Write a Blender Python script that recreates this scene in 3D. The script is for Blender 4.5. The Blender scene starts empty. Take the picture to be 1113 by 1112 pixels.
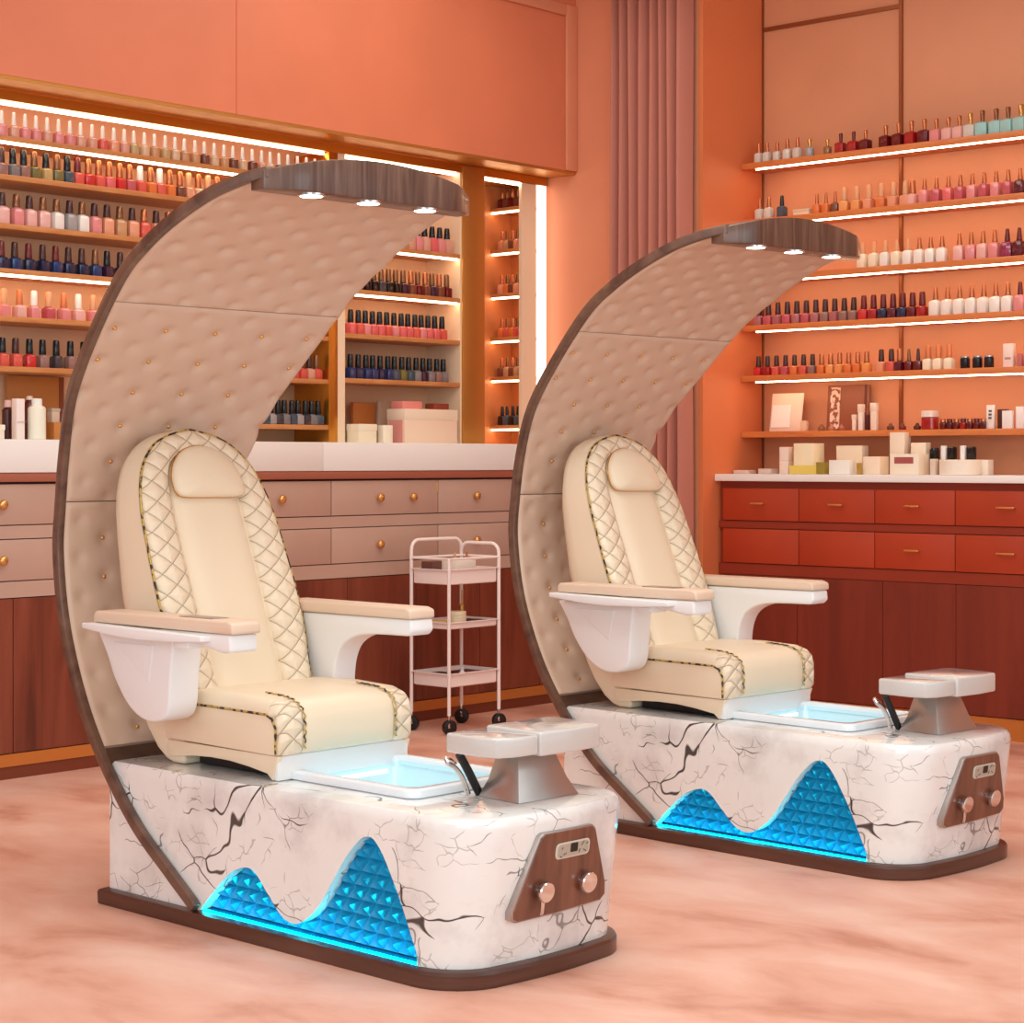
import bpy, bmesh, math, random
from mathutils import Vector, Matrix
R = random.Random(7)
sc = bpy.context.scene
COL = sc.collection
pi = math.pi

# ------------------------------------------------------------------ camera
FPX, Y0, CX, CAMH, RA = 2129.6, 501.0, 556.5, 1.25, -0.731
cam_d = bpy.data.cameras.new('camera'); cam = bpy.data.objects.new('camera', cam_d); COL.objects.link(cam)
cam_d.sensor_width = 36.0; cam_d.sensor_fit = 'HORIZONTAL'
cam_d.lens = FPX / 1113 * 36.0
cam_d.shift_y = -(556.0 - Y0) / 1113
cam.location = (0, 0, CAMH); cam.rotation_euler = (pi / 2, 0, -RA)
cam_d.clip_end = 60
sc.camera = cam

# ------------------------------------------------------------------ world, exposure, added unseen lights
w = bpy.data.worlds.new('world'); sc.world = w; w.use_nodes = True
w.node_tree.nodes['Background'].inputs[0].default_value = (.86, .95, 1.0, 1)
w.node_tree.nodes['Background'].inputs[1].default_value = 0.9  # cool fill added through the open camera side, in place of walls
sc.view_settings.view_transform = 'Standard'; sc.view_settings.look = 'None'
sc.view_settings.gamma = 1.0; sc.view_settings.use_curve_mapping = False
sc.view_settings.exposure = 0.0

def area(name, loc, size, power, color, aim=None, rot=None, spread=pi):
    l = bpy.data.lights.new(name, 'AREA'); l.shape = 'RECTANGLE'; l.size, l.size_y = size
    l.energy = power; l.color = color; l.spread = spread
    o = bpy.data.objects.new(name, l); COL.objects.link(o); o.location = loc
    if aim: o.rotation_euler = (Vector(aim) - Vector(loc)).to_track_quat('-Z', 'Y').to_euler()
    elif rot: o.rotation_euler = rot
    return o
area('unseen_ceiling_light', (-3.3, 3.6, 3.85), (3.0, 3.0), 98, (.88, .99, 1))  # out of view under the ceiling, added for general brightness
area('unseen_ceiling_light', (-5.3, 6.2, 3.85), (1.6, 1.6), 24, (.97, 1, .90))  # second unseen ceiling light, added over the far corner
area('unseen_fill_light', (-0.6, -1.2, 2.0), (3.0, 2.2), 84, (.86, .98, 1), aim=(-4.0, 4.6, .8))  # cool fill added behind the camera, no window modelled there
area('unseen_fill_light', (0.5, 4.2, 1.9), (3.0, 2.0), 24, (.88, .98, 1), aim=(-5.0, 5.0, .7))  # weaker unseen fill added from the open right side

# ------------------------------------------------------------------ helpers
def lin(c):
    c = c / 255.0
    return c / 12.92 if c <= .04045 else ((c + .055) / 1.055) ** 2.4
def rgb(r, g, b): return (lin(r), lin(g), lin(b), 1.0)

def mat(name, col, rough=.5, metal=0.0, emit=None, estr=0.0, coat=0.0, trans=0.0, spec=None):
    m = bpy.data.materials.new(name); m.use_nodes = True
    b = m.node_tree.nodes['Principled BSDF']
    b.inputs['Base Color'].default_value = col; b.inputs['Roughness'].default_value = rough
    b.inputs['Metallic'].default_value = metal; b.inputs['Coat Weight'].default_value = coat
    b.inputs['Coat Roughness'].default_value = .08
    b.inputs['Transmission Weight'].default_value = trans
    if spec is not None: b.inputs['Specular IOR Level'].default_value = spec
    if emit: b.inputs['Emission Color'].default_value = emit; b.inputs['Emission Strength'].default_value = estr
    return m
class NT:
    def __init__(s, m): s.t = m.node_tree; s.b = s.t.nodes['Principled BSDF']
    def n(s, typ, **k):
        o = s.t.nodes.new(typ)
        for a, v in k.items():
            if a.startswith('i_'):
                key = a[2:]; key = int(key) if key.isdigit() else key
                o.inputs[key].default_value = v
            else: setattr(o, a, v)
        return o
    def l(s, a, b): s.t.links.new(a, b)
    def coord(s, scale=(1, 1, 1), rot=(0, 0, 0), kind='Object'):
        tc = s.n('ShaderNodeTexCoord'); mp = s.n('ShaderNodeMapping')
        mp.inputs['Scale'].default_value = scale; mp.inputs['Rotation'].default_value = rot
        s.l(tc.outputs[kind], mp.inputs[0]); return mp.outputs[0]
    def noise(s, vec, scale, detail=4, rough=.55, dist=0.0):
        o = s.n('ShaderNodeTexNoise'); o.inputs['Scale'].default_value = scale; o.inputs['Detail'].default_value = detail
        o.inputs['Roughness'].default_value = rough; o.inputs['Distortion'].default_value = dist
        s.l(vec, o.inputs['Vector']); return o
    def ramp(s, fac, stops, mode='LINEAR'):
        o = s.n('ShaderNodeValToRGB'); o.color_ramp.interpolation = mode
        e = o.color_ramp.elements
        while len(e) < len(stops): e.new(.5)
        for k, (p, c) in enumerate(stops): e[k].position = p; e[k].color = c
        s.l(fac, o.inputs[0]); return o.outputs[0]
    def math(s, op, a, b=None, c=None):
        o = s.n('ShaderNodeMath'); o.operation = op
        for k, v in enumerate((a, b, c)):
            if v is None: continue
            if isinstance(v, (int, float)): o.inputs[k].default_value = v
            else: s.l(v, o.inputs[k])
        return o.outputs[0]
    def mix(s, fac, a, b):
        o = s.n('ShaderNodeMix'); o.data_type = 'RGBA'
        if isinstance(fac, (int, float)): o.inputs[0].default_value = fac
        else: s.l(fac, o.inputs[0])
        for k, v in ((6, a), (7, b)):
            if isinstance(v, tuple): o.inputs[k].default_value = v
            else: s.l(v, o.inputs[k])
        return o.outputs[2]
    def bump(s, h, dist=.01, strength=1.0):
        o = s.n('ShaderNodeBump'); o.inputs['Distance'].default_value = dist; o.inputs['Strength'].default_value = strength
        s.l(h, o.inputs['Height']); s.l(o.outputs[0], s.b.inputs['Normal'])

def wood(name, cols, scale=(1, 1, 1), rough=.45, coat=0.0):
    m = mat(name, cols[0], rough, coat=coat); t = NT(m)
    v = t.coord(scale)
    n1 = t.noise(v, 6, 6, .6, .6)
    c = t.ramp(n1.outputs[0], [(.3 + .4 * k / (len(cols) - 1), col) for k, col in enumerate(cols)])
    t.l(c, t.b.inputs['Base Color'])
    t.bump(n1.outputs[0], .0015, .4)
    return m
def paint(name, col, var=.06, rough=.6, scale=1.5):
    m = mat(name, col, rough); t = NT(m)
    n = t.noise(t.coord(), scale, 3)
    d = tuple(x * (1 - var) for x in col[:3]) + (1,); u = tuple(min(1, x * (1 + var)) for x in col[:3]) + (1,)
    t.l(t.ramp(n.outputs[0], [(.35, d), (.65, u)]), t.b.inputs['Base Color'])
    return m

M = {}
M['wall'] = paint('salmon_wall_paint', rgb(226, 144, 108), .04)
M['soffit'] = paint('coral_soffit_paint', rgb(220, 124, 88), .05, .5)
M['wall_orange'] = paint('orange_wall_paint', rgb(222, 122, 74), .04, .5)
M['niche'] = paint('peach_panel', rgb(218, 146, 106), .05, .45)
M['cream_wall'] = paint('cream_wall_paint', rgb(238, 226, 212), .03)
M['ceiling'] = paint('ceiling_paint', rgb(244, 234, 222), .02)
M['joint'] = mat('bronze_joint', rgb(150, 84, 48), .35, .6)
M['gold'] = mat('brushed_gold', rgb(214, 150, 62), .28, .9)
M['goldmirror'] = mat('mirror_gold', rgb(206, 150, 76), .42, .8)
M['brass'] = mat('brass_knob', rgb(232, 176, 104), .28, .85)
M['shelf'] = wood('shelf_wood', [rgb(190, 118, 66), rgb(214, 146, 88)], (1, 1, 6), .4)
M['shelf_orange'] = wood('orange_shelf_wood', [rgb(206, 112, 58), rgb(222, 134, 74)], (1, 1, 6), .4)
M['case'] = paint('cream_case_panel', rgb(244, 214, 180), .03, .5)
M['caseback'] = paint('tan_back_panel', rgb(236, 190, 150), .04, .45)
M['corner'] = paint('copper_back_panel', rgb(196, 116, 66), .05, .4)
M['taupe'] = paint('taupe_drawer_front', rgb(196, 160, 142), .03, .45, 3)
M['taupe_dark'] = mat('dark_gap', rgb(92, 58, 46), .7)
M['walnut_red'] = wood('red_walnut_door', [rgb(92, 40, 26), rgb(128, 60, 40), rgb(148, 76, 52)], (1.2, 1.2, .12), .4)
M['rust'] = paint('rust_drawer_front', rgb(176, 58, 26), .05, .42, 3)
M['rust_dark'] = paint('rust_rail', rgb(146, 48, 24), .05, .45)
M['rust_door'] = wood('rust_wood_door', [rgb(112, 38, 22), rgb(138, 52, 30)], (1.2, 1.2, .12), .42)
M['plinth'] = mat('copper_plinth', rgb(206, 124, 56), .45, .3)
M['plinth_low'] = mat('dark_toe_strip', rgb(120, 54, 30), .5)
M['counter'] = mat('white_counter', rgb(246, 240, 234), .35)
M['bar'] = mat('rose_wood_rail', rgb(170, 98, 76), .4)
M['led'] = mat('warm_led_strip', (1, .8, .55, 1), .5, emit=(1, .72, .42, 1), estr=11)
M['led_white'] = mat('white_led_strip', (1, .9, .78, 1), .5, emit=(1, .84, .62, 1), estr=7)
M['led_bar'] = mat('white_light_bar', (1, .9, .78, 1), .5, emit=(1, .86, .68, 1), estr=2.2)
M['led_niche'] = mat('amber_led_strip', (1, .8, .55, 1), .5, emit=(1, .76, .47, 1), estr=17)
M['spot'] = mat('spotlight_lens', (1, .95, .85, 1), .5, emit=(1, .93, .82, 1), estr=8)
M['walnut'] = wood('walnut_veneer', [rgb(64, 42, 34), rgb(96, 68, 56), rgb(122, 92, 78)], (1.5, 6, .35), .3, .3)
M['walnut_rim'] = wood('walnut_rim', [rgb(70, 46, 38), rgb(104, 74, 60), rgb(120, 88, 72)], (2, 1, 2), .3, .3)
M['walnut_base'] = wood('walnut_plinth', [rgb(66, 36, 26), rgb(98, 58, 44)], (.3, .3, 5), .3, .2)
M['walnut_panel'] = wood('walnut_control_panel', [rgb(84, 46, 32), rgb(116, 70, 52), rgb(134, 84, 64)], (1, 4, .3), .35, .2)
M['tuft'] = mat('beige_tufted_leather', rgb(212, 182, 160), .42)
t = NT(M['tuft']); n = t.noise(t.coord(), 160, 3); t.bump(n.outputs[0], .0006, .5)
M['cream'] = mat('cream_leather', rgb(238, 218, 190), .38)
t = NT(M['cream']); n = t.noise(t.coord(), 220, 3); t.bump(n.outputs[0], .0004, .5)
def quilt(name, mode):
    m = mat(name, rgb(238, 218, 190), .4); t = NT(m)
    tc = t.n('ShaderNodeTexCoord'); sp = t.n('ShaderNodeSeparateXYZ'); t.l(tc.outputs['Object'], sp.inputs[0])
    y = sp.outputs['Y']; v = sp.outputs['Z'] if mode == 'Z' else t.math('SUBTRACT', sp.outputs['X'], sp.outputs['Z'])
    p = .078
    a = t.math('DIVIDE', t.math('ADD', y, t.math('MULTIPLY', v, 1.34)), p); b = t.math('DIVIDE', t.math('SUBTRACT', y, t.math('MULTIPLY', v, 1.34)), p)
    fa = t.math('ABSOLUTE', t.math('SUBTRACT', t.math('FRACT', a), .5)); fb = t.math('ABSOLUTE', t.math('SUBTRACT', t.math('FRACT', b), .5))
    # fa=.5 on seam lines; distance to nearest seam
    da = t.math('SUBTRACT', .5, fa); db = t.math('SUBTRACT', .5, fb)
    d = t.math('MINIMUM', da, db)
    h = t.math('POWER', t.math('MINIMUM', t.math('MULTIPLY', d, 2.6), 1.0), .5)
    seam = t.math('LESS_THAN', d, .013)
    if mode == 'S':
        k_ = t.math('GREATER_THAN', sp.outputs['X'], .605); h = t.math('MULTIPLY', h, k_); seam = t.math('MULTIPLY', seam, k_)
    t.bump(h, .008, 1.0)
    t.l(t.mix(seam, rgb(238, 218, 190), rgb(186, 150, 110)), t.b.inputs['Base Color'])
    return m
M['quiltZ'] = quilt('quilted_cream_leather', 'Z'); M['quiltS'] = quilt('quilted_cream_leather_seat', 'S')
M['piping'] = mat('gold_black_piping', rgb(150, 120, 60), .4, .4)
t = NT(M['piping']); n = t.noise(t.coord(), 55, 1)
t.l(t.ramp(n.outputs[0], [(.44, rgb(60, 46, 26)), (.52, rgb(196, 164, 92))]), t.b.inputs['Base Color'])
M['white'] = mat('white_plastic', rgb(240, 238, 237), .35)
M['pad'] = mat('armrest_pad_leather', rgb(228, 200, 176), .42)
M['gloss'] = mat('pearl_gloss_plastic', rgb(206, 202, 198), .1, coat=.7)
M['steel'] = mat('brushed_steel', rgb(182, 170, 164), .3, .85)
M['chrome'] = mat('chrome', rgb(225, 220, 218), .06, 1.0)
M['black'] = mat('black_plastic', rgb(18, 16, 18), .35)
M['basin'] = mat('frosted_basin', rgb(232, 236, 240), .2, coat=.4)
M['basin_in'] = mat('cyan_tinted_basin_plastic', rgb(206, 238, 248), .15, coat=.4)  # white plastic basin, its cyan LED glow tinted into the base colour
M['water_led'] = mat('basin_led', rgb(170, 230, 255), .4, emit=(.6, .9, 1, 1), estr=2.5)
M['cyan_led'] = mat('cyan_led_strip', rgb(0, 230, 255), .4, emit=(.0, .80, .95, 1), estr=22)
M['crystal'] = mat('blue_crystal_panel', rgb(30, 146, 190), .16, emit=(.0, .22, .42, 1), estr=.10, coat=.3)
# marble
M['marble'] = mat('white_veined_marble', rgb(238, 230, 222), .12, coat=.5)
t = NT(M['marble'])
vec = t.coord((1, 1, 1))
nz = t.noise(vec, 3.2, 5, .6)
def veins(scale, width, warp, thr, off):
    mp = t.n('ShaderNodeMapping'); mp.inputs['Location'].default_value = (off, off * .7, off * 1.3); mp.inputs['Rotation'].default_value = (.3, .5 + off, .2)
    mp.inputs['Scale'].default_value = (1, 1, 1.5)
    wv = t.n('ShaderNodeVectorMath', operation='SCALE'); wv.inputs['Scale'].default_value = warp
    nn = t.noise(vec, 1.2 + scale * .4, 3, .5); sb = t.n('ShaderNodeVectorMath', operation='SUBTRACT'); sb.inputs[1].default_value = (.5, .5, .5)
    t.l(nn.outputs['Color'], sb.inputs[0]); t.l(sb.outputs[0], wv.inputs[0])
    ad = t.n('ShaderNodeVectorMath', operation='ADD'); t.l(vec, ad.inputs[0]); t.l(wv.outputs[0], ad.inputs[1]); t.l(ad.outputs[0], mp.inputs[0])
    vo = t.n('ShaderNodeTexVoronoi'); vo.feature = 'DISTANCE_TO_EDGE'; vo.inputs['Scale'].default_value = scale
    t.l(mp.outputs[0], vo.inputs['Vector'])
    mk = t.noise(mp.outputs[0], 1.2 + scale * .5, 2, .5)
    msk = t.ramp(mk.outputs[0], [(thr, (0, 0, 0, 1)), (thr + .05, (1, 1, 1, 1))])
    # vein width varies with the mask
    wd = t.math('MULTIPLY', msk, width)
    line = t.math('SUBTRACT', 1.0, t.math('MINIMUM', t.math('DIVIDE', vo.outputs['Distance'], t.math('ADD', wd, .0001)), 1.0))
    return t.math('MINIMUM', t.math('MULTIPLY', line, 1.8), 1.0)
v1 = veins(3.6, .014, .40, .52, 0.0); v2 = veins(7.0, .016, .24, .54, 1.7); v3 = veins(14, .03, .14, .56, 3.1)
base = t.ramp(nz.outputs[0], [(.36, rgb(214, 210, 208)), (.50, rgb(238, 237, 234)), (.7, rgb(244, 243, 241))])
c = t.mix(t.math('MULTIPLY', v3, .45), base, rgb(120, 108, 104)); c = t.mix(t.math('MULTIPLY', v2, .7), c, rgb(84, 74, 72)); c = t.mix(t.math('MULTIPLY', v1, .95), c, rgb(34, 28, 30))
t.l(c, t.b.inputs['Base Color'])
# floor
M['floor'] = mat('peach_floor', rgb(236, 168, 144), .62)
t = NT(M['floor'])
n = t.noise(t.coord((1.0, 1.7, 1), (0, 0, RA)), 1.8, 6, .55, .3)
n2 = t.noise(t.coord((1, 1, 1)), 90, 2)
c = t.ramp(n.outputs[0], [(.32, rgb(196, 134, 110)), (.46, rgb(220, 164, 142)), (.66, rgb(232, 188, 168))])  # own mottle plus soft shadow streaks, painted in by the stretched noise
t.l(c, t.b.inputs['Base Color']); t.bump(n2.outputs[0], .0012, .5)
# curtain
M['curtain'] = mat('rose_curtain_fabric', rgb(186, 116, 98), .75)
M['sheer'] = M['curtain']
# cart
M['cart'] = mat('pale_pink_metal', rgb(252, 236, 230), .3)

def link(o, parent=None):
    COL.objects.link(o)
    if parent: o.parent = parent
    return o
def mesh_from(verts, faces, smooth=False, name='mesh'):
    me = bpy.data.meshes.new(name); me.from_pydata([tuple(v) for v in verts], [], faces); me.update()
    bm = bmesh.new(); bm.from_mesh(me); bmesh.ops.recalc_face_normals(bm, faces=bm.faces); bm.to_mesh(me); bm.free()
    if smooth: me.shade_smooth()
    return me
class MB:
    """collects shapes into one mesh"""
    def __init__(s): s.v = []; s.f = []; s.mi = []
    def add(s, v, f, mi=0):
        o = len(s.v); s.v += [Vector(p) for p in v]; s.f += [tuple(i + o for i in q) for q in f]; s.mi += [mi] * len(f); return s
    def box(s, x0, x1, y0, y1, z0, z1, mi=0):
        return s.add([(x, y, z) for z in (z0, z1) for y in (y0, y1) for x in (x0, x1)],
                     [(0, 2, 3, 1), (4, 5, 7, 6), (0, 1, 5, 4), (2, 6, 7, 3), (0, 4, 6, 2), (1, 3, 7, 5)], mi)
    def loft(s, rings, closed=True, cap0=True, cap1=True, mi=0):
        n = len(rings[0]); v = [p for r in rings for p in r]; f = []
        for k in range(len(rings) - 1):
            for i in range(n if closed else n - 1):
                j = (i + 1) % n; f.append((k * n + i, k * n + j, (k + 1) * n + j, (k + 1) * n + i))
        if cap0: f.append(tuple(range(n - 1, -1, -1)))
        if cap1: f.append(tuple(range((len(rings) - 1) * n, len(rings) * n)))
        return s.add(v, f, mi)
    def tube(s, pts, r, seg=8, closed=False, mi=0):
        pts = [Vector(p) for p in pts]; n = len(pts); rings = []; up = None
        for i, p in enumerate(pts):
            a = pts[(i - 1) % n] if (closed or i) else p; b = pts[(i + 1) % n] if (closed or i < n - 1) else p
            d = (b - a).normalized()
            if up is None:
                up = Vector((0, 0, 1)) if abs(d.z) < .9 else Vector((1, 0, 0))
            x = d.cross(up)
            if x.length < 1e-4: x = d.cross(Vector((0, 1, 0)))
            x.normalize(); up2 = x.cross(d).normalized(); up = up2
            rr = r[i] if isinstance(r, (list, tuple)) else r
            rings.append([p + x * math.cos(2 * pi * k / seg) * rr + up2 * math.sin(2 * pi * k / seg) * rr for k in range(seg)])
        if closed: rings.append(rings[0]); return s.loft(rings, True, False, False, mi)
        return s.loft(rings, True, True, True, mi)
    def lathe(s, prof, seg=16, c=(0, 0), sq=None, mi=0):
        rings = []
        for q in prof:
            z, r = q[0], q[1]; e = q[2] if len(q) > 2 else 2
            ring = []
            for k in range(seg):
                a = 2 * pi * k / seg; ca, sa = math.cos(a), math.sin(a)
                g = (abs(ca) ** e + abs(sa) ** e) ** (-1.0 / e)
                ring.append((c[0] + ca * g * r, c[1] + sa * g * r, z))
            rings.append(ring)
        return s.loft(rings, mi=mi)
    def mesh(s, mats, bevel=0, seg=2, smooth=False, angle=None, name='mesh'):
        me = bpy.data.meshes.new(name); me.from_pydata([tuple(p) for p in s.v], [], s.f); me.update()
        for k, p in enumerate(me.polygons): p.material_index = s.mi[k]
        bm = bmesh.new(); bm.from_mesh(me)
        bmesh.ops.recalc_face_normals(bm, faces=bm.faces)
        if bevel:
            ed = [e for e in bm.edges if len(e.link_faces) == 2 and e.calc_face_angle(0) > math.radians(35)]
            bmesh.ops.bevel(bm, geom=ed, offset=bevel, segments=seg, profile=.5, affect='EDGES', clamp_overlap=True)
        bm.to_mesh(me); bm.free()
        for m in (mats if isinstance(mats, (list, tuple)) else [mats]): me.materials.append(m)
        if smooth or bevel:
            me.shade_smooth()
            me.set_sharp_from_angle(angle=math.radians(angle or (50 if smooth else 32)))
        return me
    def obj(s, name, mats, parent=None, bevel=0, seg=2, smooth=False, angle=None, label=None):
        o = bpy.data.objects.new(name, s.mesh(mats, bevel, seg, smooth, angle, name)); link(o, parent)
        if label: o['label'] = label
        return o
def empty(name, loc, rz=0):
    o = bpy.data.objects.new(name, None); COL.objects.link(o); o.location = loc; o.rotation_euler = (0, 0, rz); o.empty_display_size = .05; return o
def tag(o, label, cat, group=None, kind=None):
    if label: o['label'] = label
    if cat: o['category'] = cat
    if group: o['group'] = group
    if kind: o['kind'] = kind
    return o
def struct(o, label=None):
    o['kind'] = 'structure'
    if label: o['label'] = label
    return o
def catmull(pts, n):
    pts = [Vector(p) for p in pts]; P = [pts[0] * 2 - pts[1]] + pts + [pts[-1] * 2 - pts[-2]]; out = []
    for i in range(1, len(P) - 2):
        a, b, c, d = P[i - 1:i + 3]
        for k in range(n):
            t = k / n
            out.append(.5 * ((2 * b) + (c - a) * t + (2 * a - 5 * b + 4 * c - d) * t * t + (3 * b - a - 3 * c + d) * t ** 3))
    out.append(pts[-1]); return out
def rrect(x0, x1, y0, y1, r, n=5):
    o = []
    for cx, cy, a0 in ((x1 - r, y0 + r, -pi / 2), (x1 - r, y1 - r, 0), (x0 + r, y1 - r, pi / 2), (x0 + r, y0 + r, pi)):
        for k in range(n + 1):
            a = a0 + pi / 2 * k / n; o.append((cx + r * math.cos(a), cy + r * math.sin(a)))
    return o
def resample(pts, n, closed=False):
    pts = [Vector(p) for p in pts]
    if closed: pts = pts + [pts[0]]
    L = [0]
    for a, b in zip(pts, pts[1:]): L.append(L[-1] + (b - a).length)
    out = []; m = n if closed else n - 1; j = 0
    for k in range(n):
        s = L[-1] * k / m
        while j < len(L) - 2 and L[j + 1] < s: j += 1
        t = (s - L[j]) / max(1e-9, L[j + 1] - L[j]); out.append(pts[j].lerp(pts[j + 1], min(1, t)))
    return out
def p2(px, py=None): return (px - CX) / FPX
SA, CA = math.sin(-RA), math.cos(-RA)
def yl(px, X=-6.78):                      # column of the photo -> place along the left wall
    p = p2(px); return -X * (p * SA + CA) / (SA - p * CA)
def xn(px, Y=8.25):                       # column of the photo -> place along the niche wall
    p = p2(px); return Y * (p * CA - SA) / (p * SA + CA)

# ================================================================== SETTING
XL, YB, YN, XP, ZC = -7.06, 7.85, 8.37, -5.77, 3.9
def sbox(name, b, m, label=None, bevel=0): return struct(MB().box(*b).obj(name, m, bevel=bevel), label)
sbox('floor', (-7.3, 1.8, -1.9, 8.6, -.1, 0), M['floor'], 'peach mottled floor, soft shadow streaks in its colour')
sbox('ceiling', (-7.3, 1.8, -1.9, 8.6, ZC, ZC + .1), M['ceiling'])
sbox('wall_left', (XL - .1, XL, -1.9, YB, 0, ZC), M['wall'])
struct(MB().box(XP - .03, XP, YB, YN, 0, ZC).obj('wall_stub', M['wall_orange']), 'orange side wall of the shelf niche')
bw = MB().box(XL - .1, XP - .0301, YB, YN + .1, 0, ZC)
struct(bw.obj('wall_back', M['wall']), 'salmon wall behind the curtain')
sbox('wall_right', (XP - .03, 1.8, YN, YN + .1, 0, ZC), M['niche'], 'peach panelled wall behind the open shelves')
# bronze joints of the panelled wall
tr = MB()
for px in (829, 980): x = xn(px, YN); tr.box(x - .009, x + .009, YN - .012, YN, 1.19, 3.9)
xx = xn(980, YN)
tr.box(XP + .01, xx - .0095, YN - .012, YN, 3.455, 3.475)
struct(tr.obj('trim_1', M['joint']), 'bronze joint strips between the wall panels')
# soffit over the left display
sf = MB().box(XL, -6.59, -1.7, YB, 2.76, ZC)
so = struct(sf.obj('wall_soffit', M['soffit']), 'coral soffit above the left display')
MB().box(-6.775, -6.592, -1.7, YB - .002, 2.745, 2.76).obj('soffit_underside', M['goldmirror'], so, label='mirror gold underside')
fr = MB().box(-6.59, -6.575, YB - .09, YB - .001, 2.76, 3.62).box(-6.59, -6.575, -1.5, YB - .0905, 3.56, 3.62)
struct(fr.obj('trim_2', M['wall'], bevel=.006), 'raised border of the coral soffit')
for k, px in enumerate((257,)):
    y = yl(px, -6.59); MB().box(-6.5905, -6.5885, y - .002, y + .002, 2.76, 3.56).obj('panel_joint', mat('coral_joint', rgb(206, 100, 68), .6), so)

# curtain: hangs in front of the back wall
def curtain():
    x0, x1, yc = xn(669, 7.77), -5.80, 7.77; n = 220; rings = []
    for z in (3.72, 3.2, 2.6, 2.0, 1.4, .8, .3, .02):
        r = []
        for i in range(n + 1):
            u = i / n; x = x0 + (x1 - x0) * u
            ph = u * 2 * pi * 7.5 + .5 * math.sin(u * 9)
            y = yc - .042 * (1 - abs(math.sin(ph / 2)) ** 1.4 * 2) + .006 * math.sin(z * 2 + u * 13)
            r.append((x + .008 * math.sin(ph), y, z))
        rings.append(r)
    mb = MB().loft(rings, closed=False, cap0=False, cap1=False)
    o = mb.obj('curtain', M['curtain'], smooth=True, angle=80)
    md = o.modifiers.new('solid', 'SOLIDIFY'); md.thickness = .004
    return o
cur = empty('curtain', (0, 0, 0)); tag(cur, 'long pleated rose curtain hanging beside the shelf niche', 'curtain')
c_ = curtain(); c_.name = 'curtain_fabric'; c_.parent = cur
MB().box(-6.26, -5.80, 7.755, 7.785, 3.76, 3.78).obj('curtain_track', M['gold'], cur)

# ================================================================== LEFT DISPLAY (upper)
def display_case():
    root = empty('display_cabinet', (-6.92, 5.2, 1.335)); tag(root, 'tall built-in nail polish display of gold framed lit bays along the left wall', 'display cabinet')
    def P(mb, name, m, **k):
        o = mb.obj(name, m, **k); o.parent = root; o.matrix_parent_inverse = root.matrix_basis.inverted(); return o
    root_inv = None
    XF, XB = -6.78, -7.02
    yA0, yA1, yB0, yB1, yC0, yC1, yC2 = 2.2, yl(357), yl(375), yl(502), yl(526), yl(567), yl(583)
    P(MB().box(XB - .03, XB, yA0, YB - .01, 1.335, 2.745), 'back_panel', M['caseback'])
    P(MB().box(XF - .015, XF, yA0, YB - .01, 2.702, 2.745), 'top_fascia', M['gold'])
    P(MB().box(XB, XF + .004, yA1, yl(366.5), 1.3355, 2.7015), 'gold_post', M['gold'], bevel=.002)
    P(MB().box(XB, XF, yl(366.6), yB0, 1.3355, 2.7015), 'divider', M['case'], label='pale lit divider')
    P(MB().box(XB, XF - .002, yB1 - .012, yB1, 1.3355, 2.7015), 'bay_side', M['case'])
    P(MB().box(XB, XF + .006, yB1, yC0, 1.335, 2.735), 'gold_post', M['goldmirror'], bevel=.002, label='wide mirror gold post')
    P(MB().box(XF - .02, XF, yC1 + .0, yC2, 1.335, 2.70), 'lit_side_panel', M['case'])
    P(MB().box(XF - .012, XF + .004, yl(584), yl(593), 1.335, 2.70), 'light_bar', M['led_bar'], label='vertical white light bar')
    P(MB().box(XB, XB + .004, yC0, YB - .035, 1.336, 2.70), 'corner_side', M['corner'])
    P(MB().box(-7.0, XF - .016, yC0, YB - .035, 2.7005, 2.722), 'bay_top', M['goldmirror'])
    P(MB().box(XB, XF - .03, YB - .03, YB - .012, 1.335, 2.70), 'corner_back', M['corner'])
    # top light strips
    P(MB().box(XF - .034, XF - .017, yA0, yA1 - .01, 2.688, 2.70), 'light_strip', M['led_white'])
    P(MB().box(XF - .034, XF - .017, yB0 + .01, yB1 - .02, 2.688, 2.70), 'light_strip', M['led_white'])
    P(MB().box(XF - .02, XF - .004, yC0 + .01, yC1, 2.685, 2.70), 'light_strip', M['led_white'])
    zs = []
    def shelf(y0, y1, z, led, xf=XF):
        s = P(MB().box(XB, xf, y0, y1, z - .022, z), 'shelf', M['shelf'], bevel=.002)
        if led:
            l = MB().box(xf - .028, xf - .010, y0 + .01, y1 - .01, z - .031, z - .022).obj('light_strip', M['led'])
            l.parent = s
        return s
    for z, led in ((2.561, 1), (2.404, 0), (2.207, 0), (2.026, 1), (1.834, 0), (1.632, 0)): shelf(yA0, yA1, z, led)
    shelf(yl(270), yA1, 1.418, 0)
    for z, led in ((2.290, 1), (2.068, 1), (1.856, 0), (1.643, 0)): shelf(yB0, yB1 - .012, z, led)
    # corner bay: shelves run across the corner, facing the room's front
    for z in (2.585, 2.365, 2.133, 1.902, 1.694, 1.438):
        s = P(MB().box(XB, XF - .004, 7.655, YB - .03, z - .02, z), 'corner_shelf', M['shelf'], bevel=.002)
        P(MB().box(XB + .01, XF - .01, 7.655, 7.67, z - .029, z - .02), 'light_strip', M['led'])
    return root
disp = display_case()

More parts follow.
